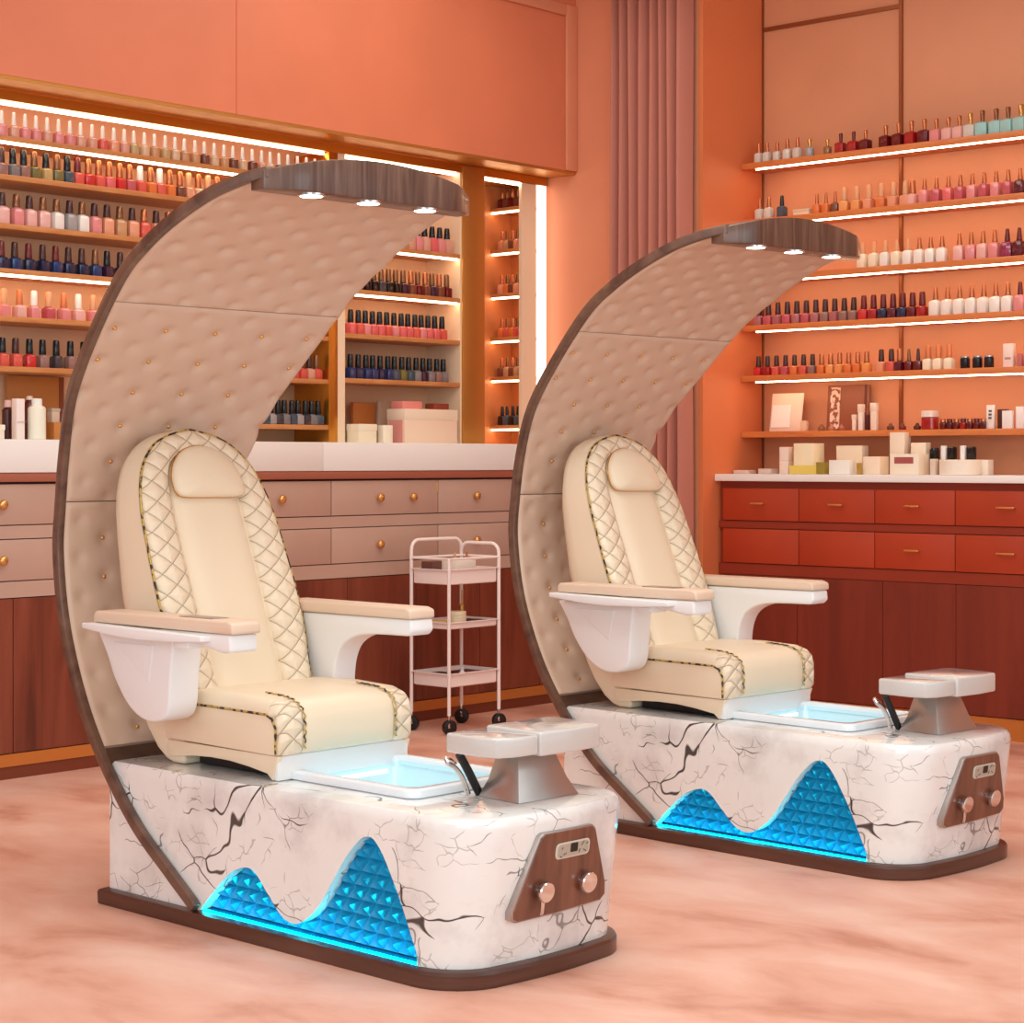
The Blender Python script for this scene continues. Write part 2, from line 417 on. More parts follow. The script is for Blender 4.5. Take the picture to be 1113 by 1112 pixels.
# ================================================================== LEFT BASE CABINETS
YEND = YB - .003
c = empty('base_cabinet', (-6.83, 5, 0)); tag(c, 'long taupe drawer cabinet with walnut doors under the white left counter', 'cabinet')
def PC(root, mb, name, m, **k):
    o = mb.obj(name, m, **k); o.parent = root; o.matrix_parent_inverse = root.matrix_basis.inverted(); return o
def sub(par, root, mb, name, m, **k):
    o = mb.obj(name, m, **k); o.parent = par; return o
PC(c, MB().box(XL, -6.625, 2.0, YEND, .10, 1.165), 'carcass', M['taupe_dark'])
PC(c, MB().box(XL, -6.60, 2.0, YEND, .05, .098), 'plinth', M['plinth'], label='copper plinth')
PC(c, MB().box(XL, -6.605, 2.0, YEND, 0, .05), 'toe_strip', M['plinth_low'], label='dark toe strip')
PC(c, MB().box(XL, -6.585, 2.0, YEND, 1.167, 1.203), 'top_rail', M['bar'], bevel=.004, label='rose wood rail')
ys = [2.6 + .702 * k - .0 for k in range(8)]
ys = [6.122 + .702 * (k - 5) for k in range(0, 8)] + [YEND]
def knob(par, root, y, z, x=-6.6):
    mb = MB(); prof = [(0, .008), (.012, .007), (.014, .017), (.021, .020), (.029, .016), (.032, .005)]
    mb.lathe(prof, 14); mb.v = [Vector((x + p.z, y + p.x, z + p.y)) for p in mb.v]
    sub(par, root, mb, 'knob', M['brass'], smooth=True)
knobs = {(.995, 0): [], }
for k in range(len(ys) - 1):
    y0, y1 = ys[k] + .003, ys[k + 1] - .003
    for r, (z0, z1) in enumerate(((.999, 1.158), (.779, .940))):
        d = PC(c, MB().box(-6.62, -6.60, y0, y1, z0, z1), 'drawer', M['taupe'], bevel=.002)
        m_ = (y0 + y1) / 2
        if k < 4: pos = [m_]
        elif k == 4: pos = [yl(304, -6.6)] if r == 0 else []
        elif k == 5: pos = [yl(411, -6.6), yl(447, -6.6)] if r == 0 else [yl(411, -6.6)]
        else: pos = [yl(516, -6.6)] if k == 6 else []
        for p in pos: knob(d, c, p, (z0 + z1) / 2 + .0)
PC(c, MB().box(-6.62, -6.603, 2.0, YEND, .944, .995), 'middle_rail', M['taupe'])
PC(c, MB().box(-6.62, -6.603, 2.0, YEND, .712, .775), 'lower_rail', M['taupe'])
y = yl(15, -6.6) - .45 * 4
while y < YEND:
    y2 = min(y + .45, YEND)
    if y > 1.9: PC(c, MB().box(-6.62, -6.605, y + .002, y2 - .002, .102, .708), 'door', M['walnut_red'])
    y = y2
lock = MB().tube([(-6.598, yl(475, -6.6), 1.10), (-6.598, yl(475, -6.6), 1.15)], .004, 6); PC(c, lock, 'latch', M['brass'])
# counter block on the cabinet: separate long slabs
cb = yl(351.5, -6.58)
for (a, b, lb) in ((2.0, cb - .001, 'thick white counter block along the left wall, left length'), (cb + .001, YEND, 'thick white counter block along the left wall, right length behind the trolley')):
    tag(MB().box(XL + .004, -6.58, a, b, 1.2035, 1.335).obj('countertop', M['counter'], bevel=.004), lb, 'countertop', 'white counter blocks')

# ================================================================== NICHE SHELVES AND CABINET
SH = [(2.755, 'top'), (2.469, 'second'), (2.185, 'third'), (1.934, 'fourth'), (1.680, 'fifth'), (1.398, 'lowest')]
for z, nm in SH:
    e = empty('wall_shelf', (-5.0, 8.27, z - .03)); tag(e, f'{nm} open wooden shelf in the right-hand niche' + (', glowing underneath' if nm != 'lowest' else ', without a light'), 'shelf', 'open shelves of the right niche')
    PC(e, MB().box(XP + .002, -3.6, 8.17, YN - .013, z - .03, z), 'board', M['shelf_orange'], bevel=.003)
    if nm != 'lowest':
        PC(e, MB().box(XP + .08, -3.6, 8.190, 8.20, z - .036, z - .03), 'light_strip', M['led_niche'])
c = empty('drawer_cabinet', (-4.9, 8.17, 0)); tag(c, 'rust red drawer cabinet with wood doors along the right wall', 'cabinet')
XE = -3.4
PC(c, MB().box(XP + .005, XE, 7.995, YN - .003, .10, 1.15), 'carcass', M['rust_dark'])
PC(c, MB().box(XP + .02, XE, 7.985, YN - .003, 0, .098), 'plinth', M['plinth'], label='copper plinth')
xs = [xn(p, 7.97) for p in (785.5, 868, 950.6, 1038)]; xs += [xs[-1] + .42, xs[-1] + .84]
hx = {0: [(909 - 83, 0)], }
for k in range(5):
    x0, x1 = xs[k] + .002, xs[k + 1] - .002
    for r, (z0, z1) in enumerate(((.957, 1.115), (.747, .915))):
        d = PC(c, MB().box(x0, x1, 7.97, 7.99, z0, z1), 'drawer', M['rust'], bevel=.002)
        if r == 1 and k < 2: continue
        cx_ = xn((824, 909, 992, 1094)[k], 7.96) if k < 4 else (x0 + x1) / 2
        zc = (z0 + z1) / 2 + .005; hw = .038 if k < 3 else .045
        mb = MB().box(cx_ - hw, cx_ + hw, 7.942, 7.950, zc - .004, zc + .004)
        for s in (-1, 1): mb.box(cx_ + s * hw * .75 - .004, cx_ + s * hw * .75 + .004, 7.950, 7.97, zc - .003, zc + .003)
        sub(d, c, mb, 'handle', M['brass'], bevel=.0015)
PC(c, MB().box(XP + .005, XE, 7.978, 7.994, .919, .953), 'middle_rail', M['rust_dark'])
PC(c, MB().box(XP + .005, XE, 7.978, 7.994, .69, .743), 'lower_rail', M['rust_dark'])
ds = [XP + .02] + [xn(p, 7.975) for p in (866, 959, 1038.7)]; ds += [ds[-1] + .42, ds[-1] + .84]
for a, b in zip(ds, ds[1:]): PC(c, MB().box(a + .0015, b - .0015, 7.978, 7.993, .103, .687), 'door', M['rust_door'])
tag(MB().box(XP + .001, XE, 7.945, YN - .003, 1.15, 1.185).obj('countertop', M['counter'], bevel=.004), 'thin white countertop on the rust red drawer cabinet', 'countertop')

# ================================================================== NAIL POLISH
NC = {  # body colours
 'pale pink': (236, 178, 168), 'pink': (228, 140, 138), 'coral pink': (226, 104, 104), 'coral': (222, 92, 78), 'peach': (232, 156, 120), 'orange': (226, 120, 60),
 'light orange': (236, 158, 92), 'red': (168, 28, 30), 'bright red': (206, 44, 44), 'dark red': (104, 18, 24), 'wine': (92, 22, 38), 'magenta': (150, 40, 78), 'rose': (196, 88, 98),
 'dusty rose': (178, 106, 108), 'taupe': (150, 110, 100), 'brown': (120, 66, 48), 'tan': (204, 150, 106), 'beige': (222, 184, 148), 'nude': (222, 160, 136), 'olive': (120, 108, 62),
 'sand': (196, 164, 112), 'grey': (128, 122, 122), 'dark grey': (66, 60, 64), 'navy': (32, 38, 70), 'deep blue': (34, 56, 104), 'black': (22, 18, 20), 'plum': (56, 32, 56), 'slate': (70, 84, 96),
 'white': (242, 232, 222), 'cream': (244, 226, 198), 'clear': (214, 200, 186), 'aqua': (160, 206, 200), 'amber': (150, 100, 56), 'silver': (164, 158, 156), 'teal': (54, 86, 92)}
CC = {'white': ((244, 234, 224), .3, 0), 'black': ((20, 17, 18), .2, 0), 'copper': ((196, 116, 74), .25, .7), 'gold': ((206, 156, 86), .25, .8), 'dark brown': ((74, 38, 32), .25, .1),
      'tan': ((222, 158, 112), .35, 0), 'bronze': ((140, 92, 60), .25, .6), 'orange': ((214, 122, 72), .3, .2), 'silver': ((190, 186, 182), .2, .8), 'maroon': ((108, 30, 28), .25, .1)}
mc = {}
def bm_(n):
    k = 'b' + n
    if k not in mc: mc[k] = mat(n.replace(' ', '_') + '_polish', rgb(*NC[n]), .14, coat=.5)
    return mc[k]
def cm_(n):
    k = 'c' + n
    if k not in mc: q = CC[n]; mc[k] = mat(n.replace(' ', '_') + '_cap', rgb(*q[0]), q[1], q[2])
    return mc[k]
SHP = {  # body height, body half width, squareness, cap height, cap r0, cap r1
 'slim': (.047, .021, 3.2, .056, .0095, .0065), 'block': (.052, .0225, 6, .064, .0145, .013), 'tall': (.048, .0235, 5, .064, .0145, .0125),
 'wide': (.070, .0255, 6, .056, .0155, .013), 'neck': (.056, .027, 5, .047, .008, .010), 'small': (.052, .020, 5, .048, .010, .008), 'white': (.068, .0245, 5, .056, .012, .008), 'round': (.05, .023, 2, .04, .008, .011)}
ms = {}
def body_mesh(shp, col):
    k = (shp, col)
    if k not in ms:
        h, r, e, ch, a, b = SHP[shp]
        mb = MB().lathe([(0, r * .93, e), (.003, r, e), (h * .86, r, e), (h * .96, r * .82, e * .7), (h, a * 1.02, 2), (h + .003, a * .8, 2)], 16)
        ms[k] = mb.mesh(bm_(col), smooth=True, angle=40, name='polish_bottle')
    return ms[k]
def cap_mesh(shp, col):
    k = ('c', shp, col)
    if k not in ms:
        h, r, e, ch, a, b = SHP[shp]
        ms[k] = MB().lathe([(h + .002, a), (h + .004, a * 1.05), (h + ch * .9, b * 1.02), (h + ch, b * .8)], 12).mesh(cm_(col), smooth=True, angle=40, name='bottle_cap')
    return ms[k]
ORD = 'first second third fourth fifth sixth seventh eighth ninth tenth eleventh twelfth thirteenth fourteenth fifteenth sixteenth seventeenth eighteenth nineteenth twentieth'.split()
ORD += ['twenty-' + o for o in ORD[:9]] + ['thirtieth'] + ['thirty-' + o for o in ORD[:9]]
count = 0
def bottle(loc, col, cap, shp, label, group, s=1.0, rz=0.0):
    global count
    count += 1
    o = bpy.data.objects.new('nail_polish_bottle', body_mesh(shp, col)); COL.objects.link(o)
    o.location = (loc[0], loc[1], loc[2] + .0008); o.rotation_euler = (0, 0, rz); o.scale = (s, s, s)
    c = bpy.data.objects.new('cap', cap_mesh(shp, cap)); COL.objects.link(c); c.parent = o
    tag(o, label, 'nail polish', group)
def row(wall, z, p0, p1, sp, segs, where, group, s=1.0, off=.035):
    """segs: list of (count, body colours, cap colours, shape)"""
    seq = []
    for n, cols, caps, shp in segs:
        for i in range(n): seq.append((cols[i % len(cols)], caps[i % len(caps)], shp))
    # even spacing along the wall
    if wall == 'L': a, b = yl(p0, -6.78 - off), yl(p1, -6.78 - off)
    elif wall == 'N': a, b = xn(p0, 8.17 + off), xn(p1, 8.17 + off)
    elif wall == 'C': a, b = p0, p1
    n = len(seq)
    for i, (col, cap, shp) in enumerate(seq):
        t = a + (b - a) * (i / max(1, n - 1)) + R.uniform(-.003, .003)
        loc = (-6.78 - off, t, z) if wall == 'L' else ((t, 8.17 + off, z) if wall == 'N' else (t, 7.70, z))
        bottle(loc, col, cap, shp, f'{col} nail polish, {cap} cap, {ORD[i]} from left {where}', group, s, R.uniform(-.12, .12) + (pi / 2 if wall == 'L' else 0))
G = 'nail polish bottles in the left display'
row('L', 2.561, 2, 342, 0, [(8, ['pink', 'nude', 'pink'], ['white'], 'slim'), (4, ['nude', 'coral', 'peach'], ['white'], 'slim'), (6, ['sand', 'beige', 'tan'], ['white'], 'slim'), (6, ['tan', 'brown', 'beige'], ['white'], 'slim'), (8, ['brown', 'nude', 'beige', 'brown'], ['white'], 'slim')], "on the left display's top shelf", G)
row('L', 2.404, 1, 236, 0, [(2, ['taupe', 'grey'], ['dark brown', 'black'], 'tall'), (5, ['taupe', 'olive', 'sand', 'olive', 'slate'], ['black', 'bronze'], 'tall'), (1, ['coral'], ['maroon'], 'tall'), (4, ['bright red', 'coral', 'coral pink'], ['copper'], 'tall'), (5, ['rose', 'coral', 'orange', 'coral', 'orange'], ['copper', 'white'], 'tall'), (5, ['brown', 'peach', 'beige', 'brown'], ['copper', 'tan'], 'tall')], "on left display's second shelf", G)
row('L', 2.207, 2, 183, 0, [(4, ['pale pink', 'pink', 'pale pink'], ['dark brown', 'bronze'], 'wide'), (3, ['white', 'silver'], ['bronze', 'dark brown'], 'wide'), (2, ['pink', 'peach'], ['dark brown'], 'wide'), (1, ['tan'], ['bronze'], 'wide'), (4, ['peach', 'coral'], ['dark brown', 'copper'], 'wide')], "on left display's third shelf", G)
row('L', 2.026, 1, 144, 0, [(6, ['navy', 'deep blue', 'navy'], ['maroon', 'dark brown'], 'tall'), (5, ['navy', 'deep blue', 'plum'], ['dark brown', 'bronze', 'black'], 'tall')], "on left display's fourth shelf", G)
row('L', 1.834, 4, 116, 0, [(8, ['pink', 'pale pink', 'pink', 'rose'], ['tan', 'orange', 'white'], 'tall')], "on left display's fifth shelf", G)
row('L', 1.632, 2, 90, 0, [(3, ['coral', 'coral', 'bright red'], ['black', 'dark brown'], 'block'), (3, ['taupe', 'dark grey', 'taupe'], ['black'], 'block'), (1, ['tan'], ['black'], 'block')], "on left display's sixth shelf", G)
row('L', 1.834, 322, 347, 0, [(4, ['red', 'dark red', 'bright red'], ['maroon', 'copper'], 'block')], 'between gold post and canopy, fifth shelf', G)
row('L', 1.632, 302, 344, 0, [(6, ['coral', 'nude', 'coral'], ['dark brown', 'bronze'], 'tall')], 'between gold post and canopy, sixth shelf', G)
row('L', 1.418, 279, 346, 0, [(10, ['grey', 'slate', 'silver', 'dark grey'], ['black'], 'tall')], 'between gold post and canopy, bottom shelf', G)
row('L', 2.290, 428, 486, 0, [(3, ['peach', 'tan', 'nude'], ['bronze', 'olive' if False else 'bronze'], 'wide'), (5, ['pink', 'nude', 'coral pink'], ['black'], 'wide')], 'in middle bay, top row', G)
row('L', 2.068, 381, 485, 0, [(7, ['black', 'dark grey', 'black'], ['bronze'], 'block'), (7, ['plum', 'brown', 'dark red', 'brown'], ['bronze', 'copper'], 'block')], 'in middle bay, second row', G)
row('L', 1.856, 381, 480, 0, [(14, ['coral pink', 'coral', 'pink', 'coral pink'], ['black'], 'block')], 'in middle bay, third row', G)
row('L', 1.643, 381, 482, 0, [(6, ['deep blue', 'navy', 'deep blue'], ['black'], 'block'), (3, ['slate', 'olive', 'teal'], ['black'], 'block'), (5, ['grey', 'plum', 'grey', 'taupe'], ['black'], 'block')], 'in middle bay, bottom row', G)
G = 'nail polish bottles in the corner bay'
for k, (z, cols, nm) in enumerate(((2.585, ['dark red', 'brown'], 'top shelf'), (2.365, ['peach', 'tan', 'brown'], 'second shelf'), (2.133, ['peach', 'orange', 'brown'], 'third shelf'), (1.902, ['orange', 'coral'], 'fourth shelf'), (1.694, ['brown', 'tan'], 'fifth shelf'), (1.438, ['black', 'slate'], 'lowest shelf'))):
    row('C', z, -6.975, -6.825, 0, [(5, cols, ['copper', 'bronze'] if k != 5 else ['black'], 'small')], f'in corner bay, {nm}', G)

G = 'nail polish bottles on the right niche shelves'
def niche(z, items, where, off=.045):
    i = 0
    for it in items:
        px, col, cap, shp = it[:4]; s = it[4] if len(it) > 4 else 1.0
        bottle((xn(px, 8.17 + off), 8.17 + off, z), col, cap, shp, f'{col} nail polish, {cap} cap, {ORD[i]} from left {where}', G, s, R.uniform(-.15, .15)); i += 1
L1 = [(825, 'clear', 'copper', 'small'), (834, 'clear', 'copper', 'small'), (845, 'clear', 'copper', 'small', .95), (856, 'clear', 'copper', 'small', 1.05), (867, 'clear', 'copper', 'small', 1.05), (880, 'silver', 'gold', 'round', 1.0),
      (899.5, 'amber', 'gold', 'round', .85), (914, 'red', 'maroon', 'neck', .95), (928, 'red', 'maroon', 'neck', .95), (941, 'dark red', 'copper', 'neck', .95), (963, 'dark red', 'copper', 'neck', 1.05), (977, 'dark red', 'copper', 'neck', 1.08), (991, 'red', 'copper', 'neck', 1.1), (1005, 'dark red', 'copper', 'neck', 1.1),
      (1018, 'pink', 'copper', 'neck', 1.05), (1031, 'pale pink', 'copper', 'neck', 1.05), (1043, 'pale pink', 'copper', 'neck', 1.05), (1055, 'clear', 'gold', 'neck', 1.1), (1068, 'aqua', 'bronze', 'neck', 1.15), (1083, 'aqua', 'bronze', 'neck', 1.15), (1096, 'aqua', 'bronze', 'neck', 1.15), (1110, 'aqua', 'gold', 'neck', 1.2)]
niche(2.755, L1, "on right niche's top shelf")
L2 = [(826, 'clear', 'copper', 'small', 1.05), (836, 'clear', 'copper', 'small', 1.1), (850, 'slate', 'black', 'small', 1.1)] + [(888 + 10 * k, q, 'copper', 'slim', 1) for k, q in enumerate(['orange', 'orange', 'brown'])] + \
     [(918 + 13.3 * k, q, 'tan', 'tall', 1.05) for k, q in enumerate(['light orange', 'light orange', 'peach', 'orange', 'peach', 'peach'])] + \
     [(992, 'pale pink', 'copper', 'tall', 1.05)] + [(1005 + 13 * k, q, 'copper', 'white', .95) for k, q in enumerate(['pink', 'rose', 'coral pink', 'rose', 'pink', 'rose', 'pink', 'rose', 'wine'])]
niche(2.469, L2, "on right niche's second shelf")
L3 = [(938 + 12.3 * k, q, 'copper' if k > 4 else 'tan', 'white', 1.0) for k, q in enumerate(['cream', 'cream', 'white', 'cream', 'white', 'white', 'white', 'white'])] + \
     [(1043 + 12.8 * k, q, 'copper', 'white', 1.05) for k, q in enumerate(['pale pink', 'pink', 'pale pink', 'pink'])] + [(1095, 'magenta', 'maroon', 'white', 1.05), (1108, 'wine', 'maroon', 'white', 1.05)]
niche(2.185, L3, "on right niche's third shelf")
L4 = [(825 + 10.3 * k, q, 'dark brown', 'tall', 1.0) for k, q in enumerate(['dusty rose', 'rose', 'dusty rose', 'rose', 'dusty rose', 'rose', 'dusty rose', 'taupe', 'dusty rose', 'taupe', 'taupe'])] + \
     [(939 + 10.6 * k, q, 'maroon', 'tall', 1.05) for k, q in enumerate(['bright red', 'red', 'navy', 'wine', 'navy', 'dark red', 'red'])] + \
     [(1017 + 13.1 * k, 'white', 'copper', 'white', 1.08) for k in range(7)] + [(1109, 'pink', 'maroon', 'white', 1.08)]
niche(1.934, L4, "on right niche's fourth shelf")
L5 = [(824.5 + 9.8 * k, q, 'dark brown' if k < 7 else 'copper', 'tall', .88) for k, q in enumerate(['bright red', 'red', 'coral', 'rose', 'orange', 'coral', 'taupe', 'orange', 'light orange', 'light orange', 'orange', 'orange', 'light orange'])] + \
     [(958, 'peach', 'dark brown', 'tall', .95), (969, 'coral', 'dark brown', 'tall', .95), (978, 'wine', 'copper', 'tall', .95), (988, 'dark red', 'bronze', 'slim', 1), (998, 'dark red', 'dark brown', 'slim', 1), (1009, 'cream', 'orange', 'block', 1), (1020, 'cream', 'orange', 'block', 1), (1032, 'cream', 'orange', 'block', 1)]
niche(1.680, L5, "on right niche's fifth shelf")

# ------------------------------------------------------------------ boxes, jars and other shelf goods
pc = {}
def pm(col, rough=.5):
    if col not in pc: pc[col] = mat('packaging_%d' % len(pc), rgb(*col), rough)
    return pc[col]
def carton(name, loc, size, col, label, cat='box', lid=None, rz=0, group=None, bevel=.002):
    o = MB().box(-size[0] / 2, size[0] / 2, -size[1] / 2, size[1] / 2, 0, size[2]).obj(name, pm(col), bevel=bevel)
    o.location = loc; o.rotation_euler = (0, 0, rz); tag(o, label, cat, group)
    if lid:
        h = lid[0]; MB().box(-size[0] / 2 - .002, size[0] / 2 + .002, -size[1] / 2 - .002, size[1] / 2 + .002, size[2] - h, size[2] + .002).obj('lid', pm(lid[1]), o, bevel=.002)
    return o
def nx(a, b, Y):  # centre and width from two columns of the photo
    x0, x1 = xn(a, Y), xn(b, Y); return (x0 + x1) / 2, abs(x1 - x0)
def ncart(name, a, b, Y, z, h, dep, col, label, **k):
    x0 = xn(a, Y); full = xn(b, Y) - x0
    while xn(b, Y + dep) - x0 < full * .62: dep *= .9
    x1 = xn(b, Y + dep); x, wd = (x0 + x1) / 2, x1 - x0
    return carton(name, (x, Y + dep / 2, z), (wd, dep, h), col, label, **k)
ZT, ZS = 1.1855, 1.3985
ncart('flat_box', 797, 822, 8.10, ZT, .018, .10, (226, 196, 180), 'flat grey pink box on the right countertop, nearest the corner')
ncart('flat_box', 824, 846, 8.08, ZT, .026, .10, (214, 190, 178), 'flat pale box with dark edge on the right countertop')
ncart('gift_box', 847, 862, 8.06, ZT, .066, .09, (238, 214, 198), 'lower pinkish white box of the stack at the left of the countertop')
ncart('gift_box', 847, 862, 8.06, ZT + .0665, .066, .09, (240, 216, 200), 'upper pinkish white box of the stack at the left of the countertop')
b = ncart('gift_box', 862.5, 896, 8.05, ZT, .15, .10, (246, 226, 190), 'large cream square box with yellow lower band', lid=None)
MB().box(-.079, .079, -.0525, .0525, .001, .042).obj('yellow_band', pm((226, 200, 96)), b)
ncart('soap_block', 887, 901, 8.0, ZT, .058, .05, (150, 128, 40), 'olive green block between cream boxes on the countertop', cat='soap')
ncart('gift_box', 909, 944, 8.14, ZT, .138, .06, (244, 220, 190), 'wide cream box standing behind the white card box')
ncart('card_box', 901, 931, 7.985, ZT, .068, .07, (244, 238, 228), 'low white card box in front of the wide cream box')
ncart('soap_block', 931, 937, 8.0, ZT, .055, .05, (170, 132, 50), 'small olive gold block beside the low white card box', cat='soap')
ncart('gift_box', 938, 966, 8.03, ZT, .085, .10, (244, 220, 196), 'plain peach cream box in the middle of the countertop')
tb = ncart('tissue_box', 967, 1010, 8.0, ZT, .097, .10, (246, 230, 208), 'cream organiser box with pink pots in its window', cat='organiser')
MB().box(-.05, .05, -.0515, -.049, .052, .082).obj('window', pm((170, 84, 82)), tb)
ncart('gift_box', 967, 990, 8.13, ZT, .20, .06, (242, 220, 196), 'tall cream box rising behind the organiser box')
ncart('gift_box', 990, 1012, 8.13, ZT, .150, .05, (244, 224, 200), 'cream box half hidden behind the organiser box')
ncart('slim_bottle', 1010.5, 1020, 8.0, ZT, .074, .03, (222, 198, 178), 'slim beige bottle between organiser box and round tray', cat='bottle')
x, wd = nx(1021, 1066, 8.06)
tray = MB().lathe([(0, .090), (.002, .0935), (.068, .0935), (.070, .091)], 32); o = tray.obj('round_box', pm((244, 228, 210)), smooth=True, angle=40); o.location = (x, 8.06, ZT); tag(o, 'round cream drum box holding up black bottles', 'box')
ncart('gift_box', 1063.5, 1080, 8.10, ZT, .07, .06, (240, 222, 204), 'small cream box right of the round drum box')
for px, nm in ((1016, 'left'), (1035, 'middle'), (1056, 'right')):
    x_ = xn(px, 8.12 if px != 1016 else 8.16); o = MB().lathe([(0, .018, 4), (.003, .02, 4), (.055, .02, 4), (.06, .016)], 14).obj('black_bottle', pm((20, 18, 22), .2), smooth=True, angle=40)
    z_ = ZT + .0705 if px != 1016 else ZT
    if px == 1016: o.scale = (1, 1, 2.1)
    y_ = 8.06 + (.045 if px != 1016 else .09)
    o.location = (xn(px, y_), y_, z_); tag(o, f'black glass bottle, {nm} of three at the round drum box', 'bottle', 'black bottles by the drum box')
for px, nm in ((1026, 'left'), (1047, 'right')):
    y_ = 8.085; o = carton('white_carton', (xn(px, y_), y_, ZT + .0705), (.022, .022, .064), (236, 232, 230), f'{nm} narrow white carton standing among the black bottles', group='white cartons on the drum box')
# lowest niche shelf goods
def lean(name, a, b, Y, z, h, col, label, cat, tilt=-.16):
    x, wd = nx(a, b, Y); o = MB().box(-wd / 2, wd / 2, 0, .006, 0, h).obj(name, pm(col), bevel=.001)
    o.location = (x, Y, z); o.rotation_euler = (tilt, 0, 0); return tag(o, label, cat)
o = lean('display_card', 836, 870, 8.26, ZS, .195, (240, 208, 184), 'large pale card sign leaning on the lowest niche shelf', 'card')
MB().box(-.083, .025, -.004, 0, .02, .135).obj('inner_card', pm((246, 232, 220)), o)
ncart('small_box', 869.5, 879, 8.22, ZS, .052, .03, (238, 196, 160), 'tiny peach box right of the leaning card sign')
o = lean('picture_frame', 898, 943, 8.315, ZS, .228, (150, 84, 58), 'brown framed picture with a floral strip on the lowest shelf', 'picture', -.08)
fm = mat('floral_strip', rgb(222, 170, 140), .6); t = NT(fm); nn = t.noise(t.coord(), 38, 2); t.l(t.ramp(nn.outputs[0], [(.46, rgb(150, 80, 56)), (.52, rgb(240, 206, 184))]), t.b.inputs['Base Color'])
MB().box(-.10, -.045, -.003, 0, .01, .218).obj('floral_strip', fm, o)
MB().box(.095, .106, -.004, 0, .0, .228).obj('dark_edge', pm((110, 48, 32)), o)
for a, b, h, cl, nm in ((926, 931.5, .075, (246, 226, 206), 'short white tube'), (932.5, 940, .125, (246, 230, 214), 'white capped box'), (946, 955, .13, (246, 222, 200), 'tall cream carton')):
    ncart('slim_carton', a, b, 8.21, ZS, h, .025, cl, f'{nm} in front of the brown picture frame', lid=(h * .3, (240, 214, 192)))
ncart('wine_bottle', 940.8, 945.6, 8.22, ZS, .075, .02, (80, 20, 24), 'thin dark red bottle between two white cartons', cat='bottle')
for k, px in enumerate((893, 904, 915, 968, 981, 997)):
    o = MB().lathe([(0, .015), (.004, .018), (.016, .018), (.02, .010), (.03, .007), (.032, .003)], 12).obj('small_pot', pm(((150, 96, 70), (196, 130, 96), (176, 104, 76), (110, 66, 50), (120, 50, 40), (96, 40, 36))[k], .25), smooth=True, angle=40)
    o.location = (xn(px, 8.2), 8.2, ZS); tag(o, f'tiny {("brown", "pinkish", "tan", "dark brown", "reddish", "deep red")[k]} pot on the lowest niche shelf, {ORD[k]} from left', 'pot', 'tiny pots on the lowest shelf')
j = MB().lathe([(0, .032, 5), (.003, .0345, 5), (.056, .0345, 5), (.058, .031, 4)], 20).obj('cream_jar', bm_('red'), smooth=True, angle=40); j.location = (xn(1011, 8.22), 8.22, ZS); tag(j, 'square red jar with thick white lid on the lowest shelf', 'jar')
MB().lathe([(.058, .032, 5), (.06, .035, 5), (.086, .035, 5), (.088, .032, 5)], 20).obj('lid', pm((240, 222, 210)), j, smooth=True, angle=40)
for k in range(7):
    px = 1025 + 7.3 * k
    j = MB().lathe([(0, .013, 4), (.002, .0145, 4), (.030, .0145, 4), (.032, .010)], 12).obj('polish_jar', bm_(('dark red', 'wine', 'dark red', 'red', 'wine', 'dark red', 'wine')[k]), smooth=True, angle=40)
    j.location = (xn(px, 8.215), 8.215, ZS); tag(j, f'small dark red jar, {ORD[k]} from left in the row beside the white tube', 'jar', 'small dark red jars')
    MB().lathe([(.032, .012), (.033, .0135), (.048, .0135), (.049, .011)], 12).obj('lid', cm_('maroon' if k % 2 else 'copper'), j, smooth=True, angle=40)
o = MB().loft([[( -.02, -.002, 0), (.02, -.002, 0), (.02, .022, 0), (-.02, .022, 0)], [(-.022, .004, .11), (.022, .004, .11), (.022, .012, .11), (-.022, .012, .11)]]).obj('cream_tube', pm((236, 224, 216)), bevel=.003)
o.location = (xn(1076, 8.22), 8.22, ZS); tag(o, 'white cream tube with grey lettering on the lowest shelf', 'tube')
for k in range(3): MB().box(-.008, .008, -.0016 + .0018 * k, -.0004 + .0018 * k, .045 + .016 * k, .055 + .016 * k).obj('lettering', pm((90, 84, 84)), o)
ncart('dark_case', 1084, 1097, 8.24, ZS, .09, .02, (70, 32, 24), 'dark brown case behind the white card on the lowest shelf', cat='case')
ncart('card_box', 1089, 1102, 8.20, ZS, .082, .02, (242, 232, 226), 'white card box in front of the dark brown case')
ncart('card_box', 1104, 1116, 8.22, ZS, .10, .03, (238, 226, 224), 'white box at the right edge of the lowest shelf')
# fifth shelf jars and carton
for k, px in enumerate((1049, 1062.5, 1075)):
    j = MB().lathe([(0, .019, 3), (.003, .021, 3), (.046, .021, 3), (.05, .018)], 16).obj('black_jar', pm((24, 24, 28), .25), smooth=True, angle=40)
    j.location = (xn(px, 8.215), 8.215, 1.680); tag(j, f'black jar with silver lid, {("left", "middle", "right")[k]} of three on the fifth shelf', 'jar', 'black jars on the fifth shelf')
    MB().lathe([(.05, .018, 3), (.051, .020, 3), (.057, .020, 3), (.058, .018)], 16).obj('lid', cm_('silver'), j, smooth=True, angle=40)
o = ncart('white_carton', 1090, 1104, 8.20, 1.680, .108, .03, (244, 220, 208), 'white carton with small printed mark on the fifth niche shelf')
MB().box(-.015, .015, -.0165, -.0155, .035, .045).obj('printed_mark', pm((190, 140, 124)), o)
o = ncart('serum_bottle', 1105.5, 1113, 8.20, 1.680, .06, .03, (190, 108, 108), 'rose bottle at the right end of the fifth shelf', cat='bottle')
# second shelf small cream box
ncart('card_box', 862, 884, 8.20, 2.469, .03, .04, (240, 214, 180), 'low cream box on the second niche shelf between bottles', lid=(.012, (226, 196, 160)))
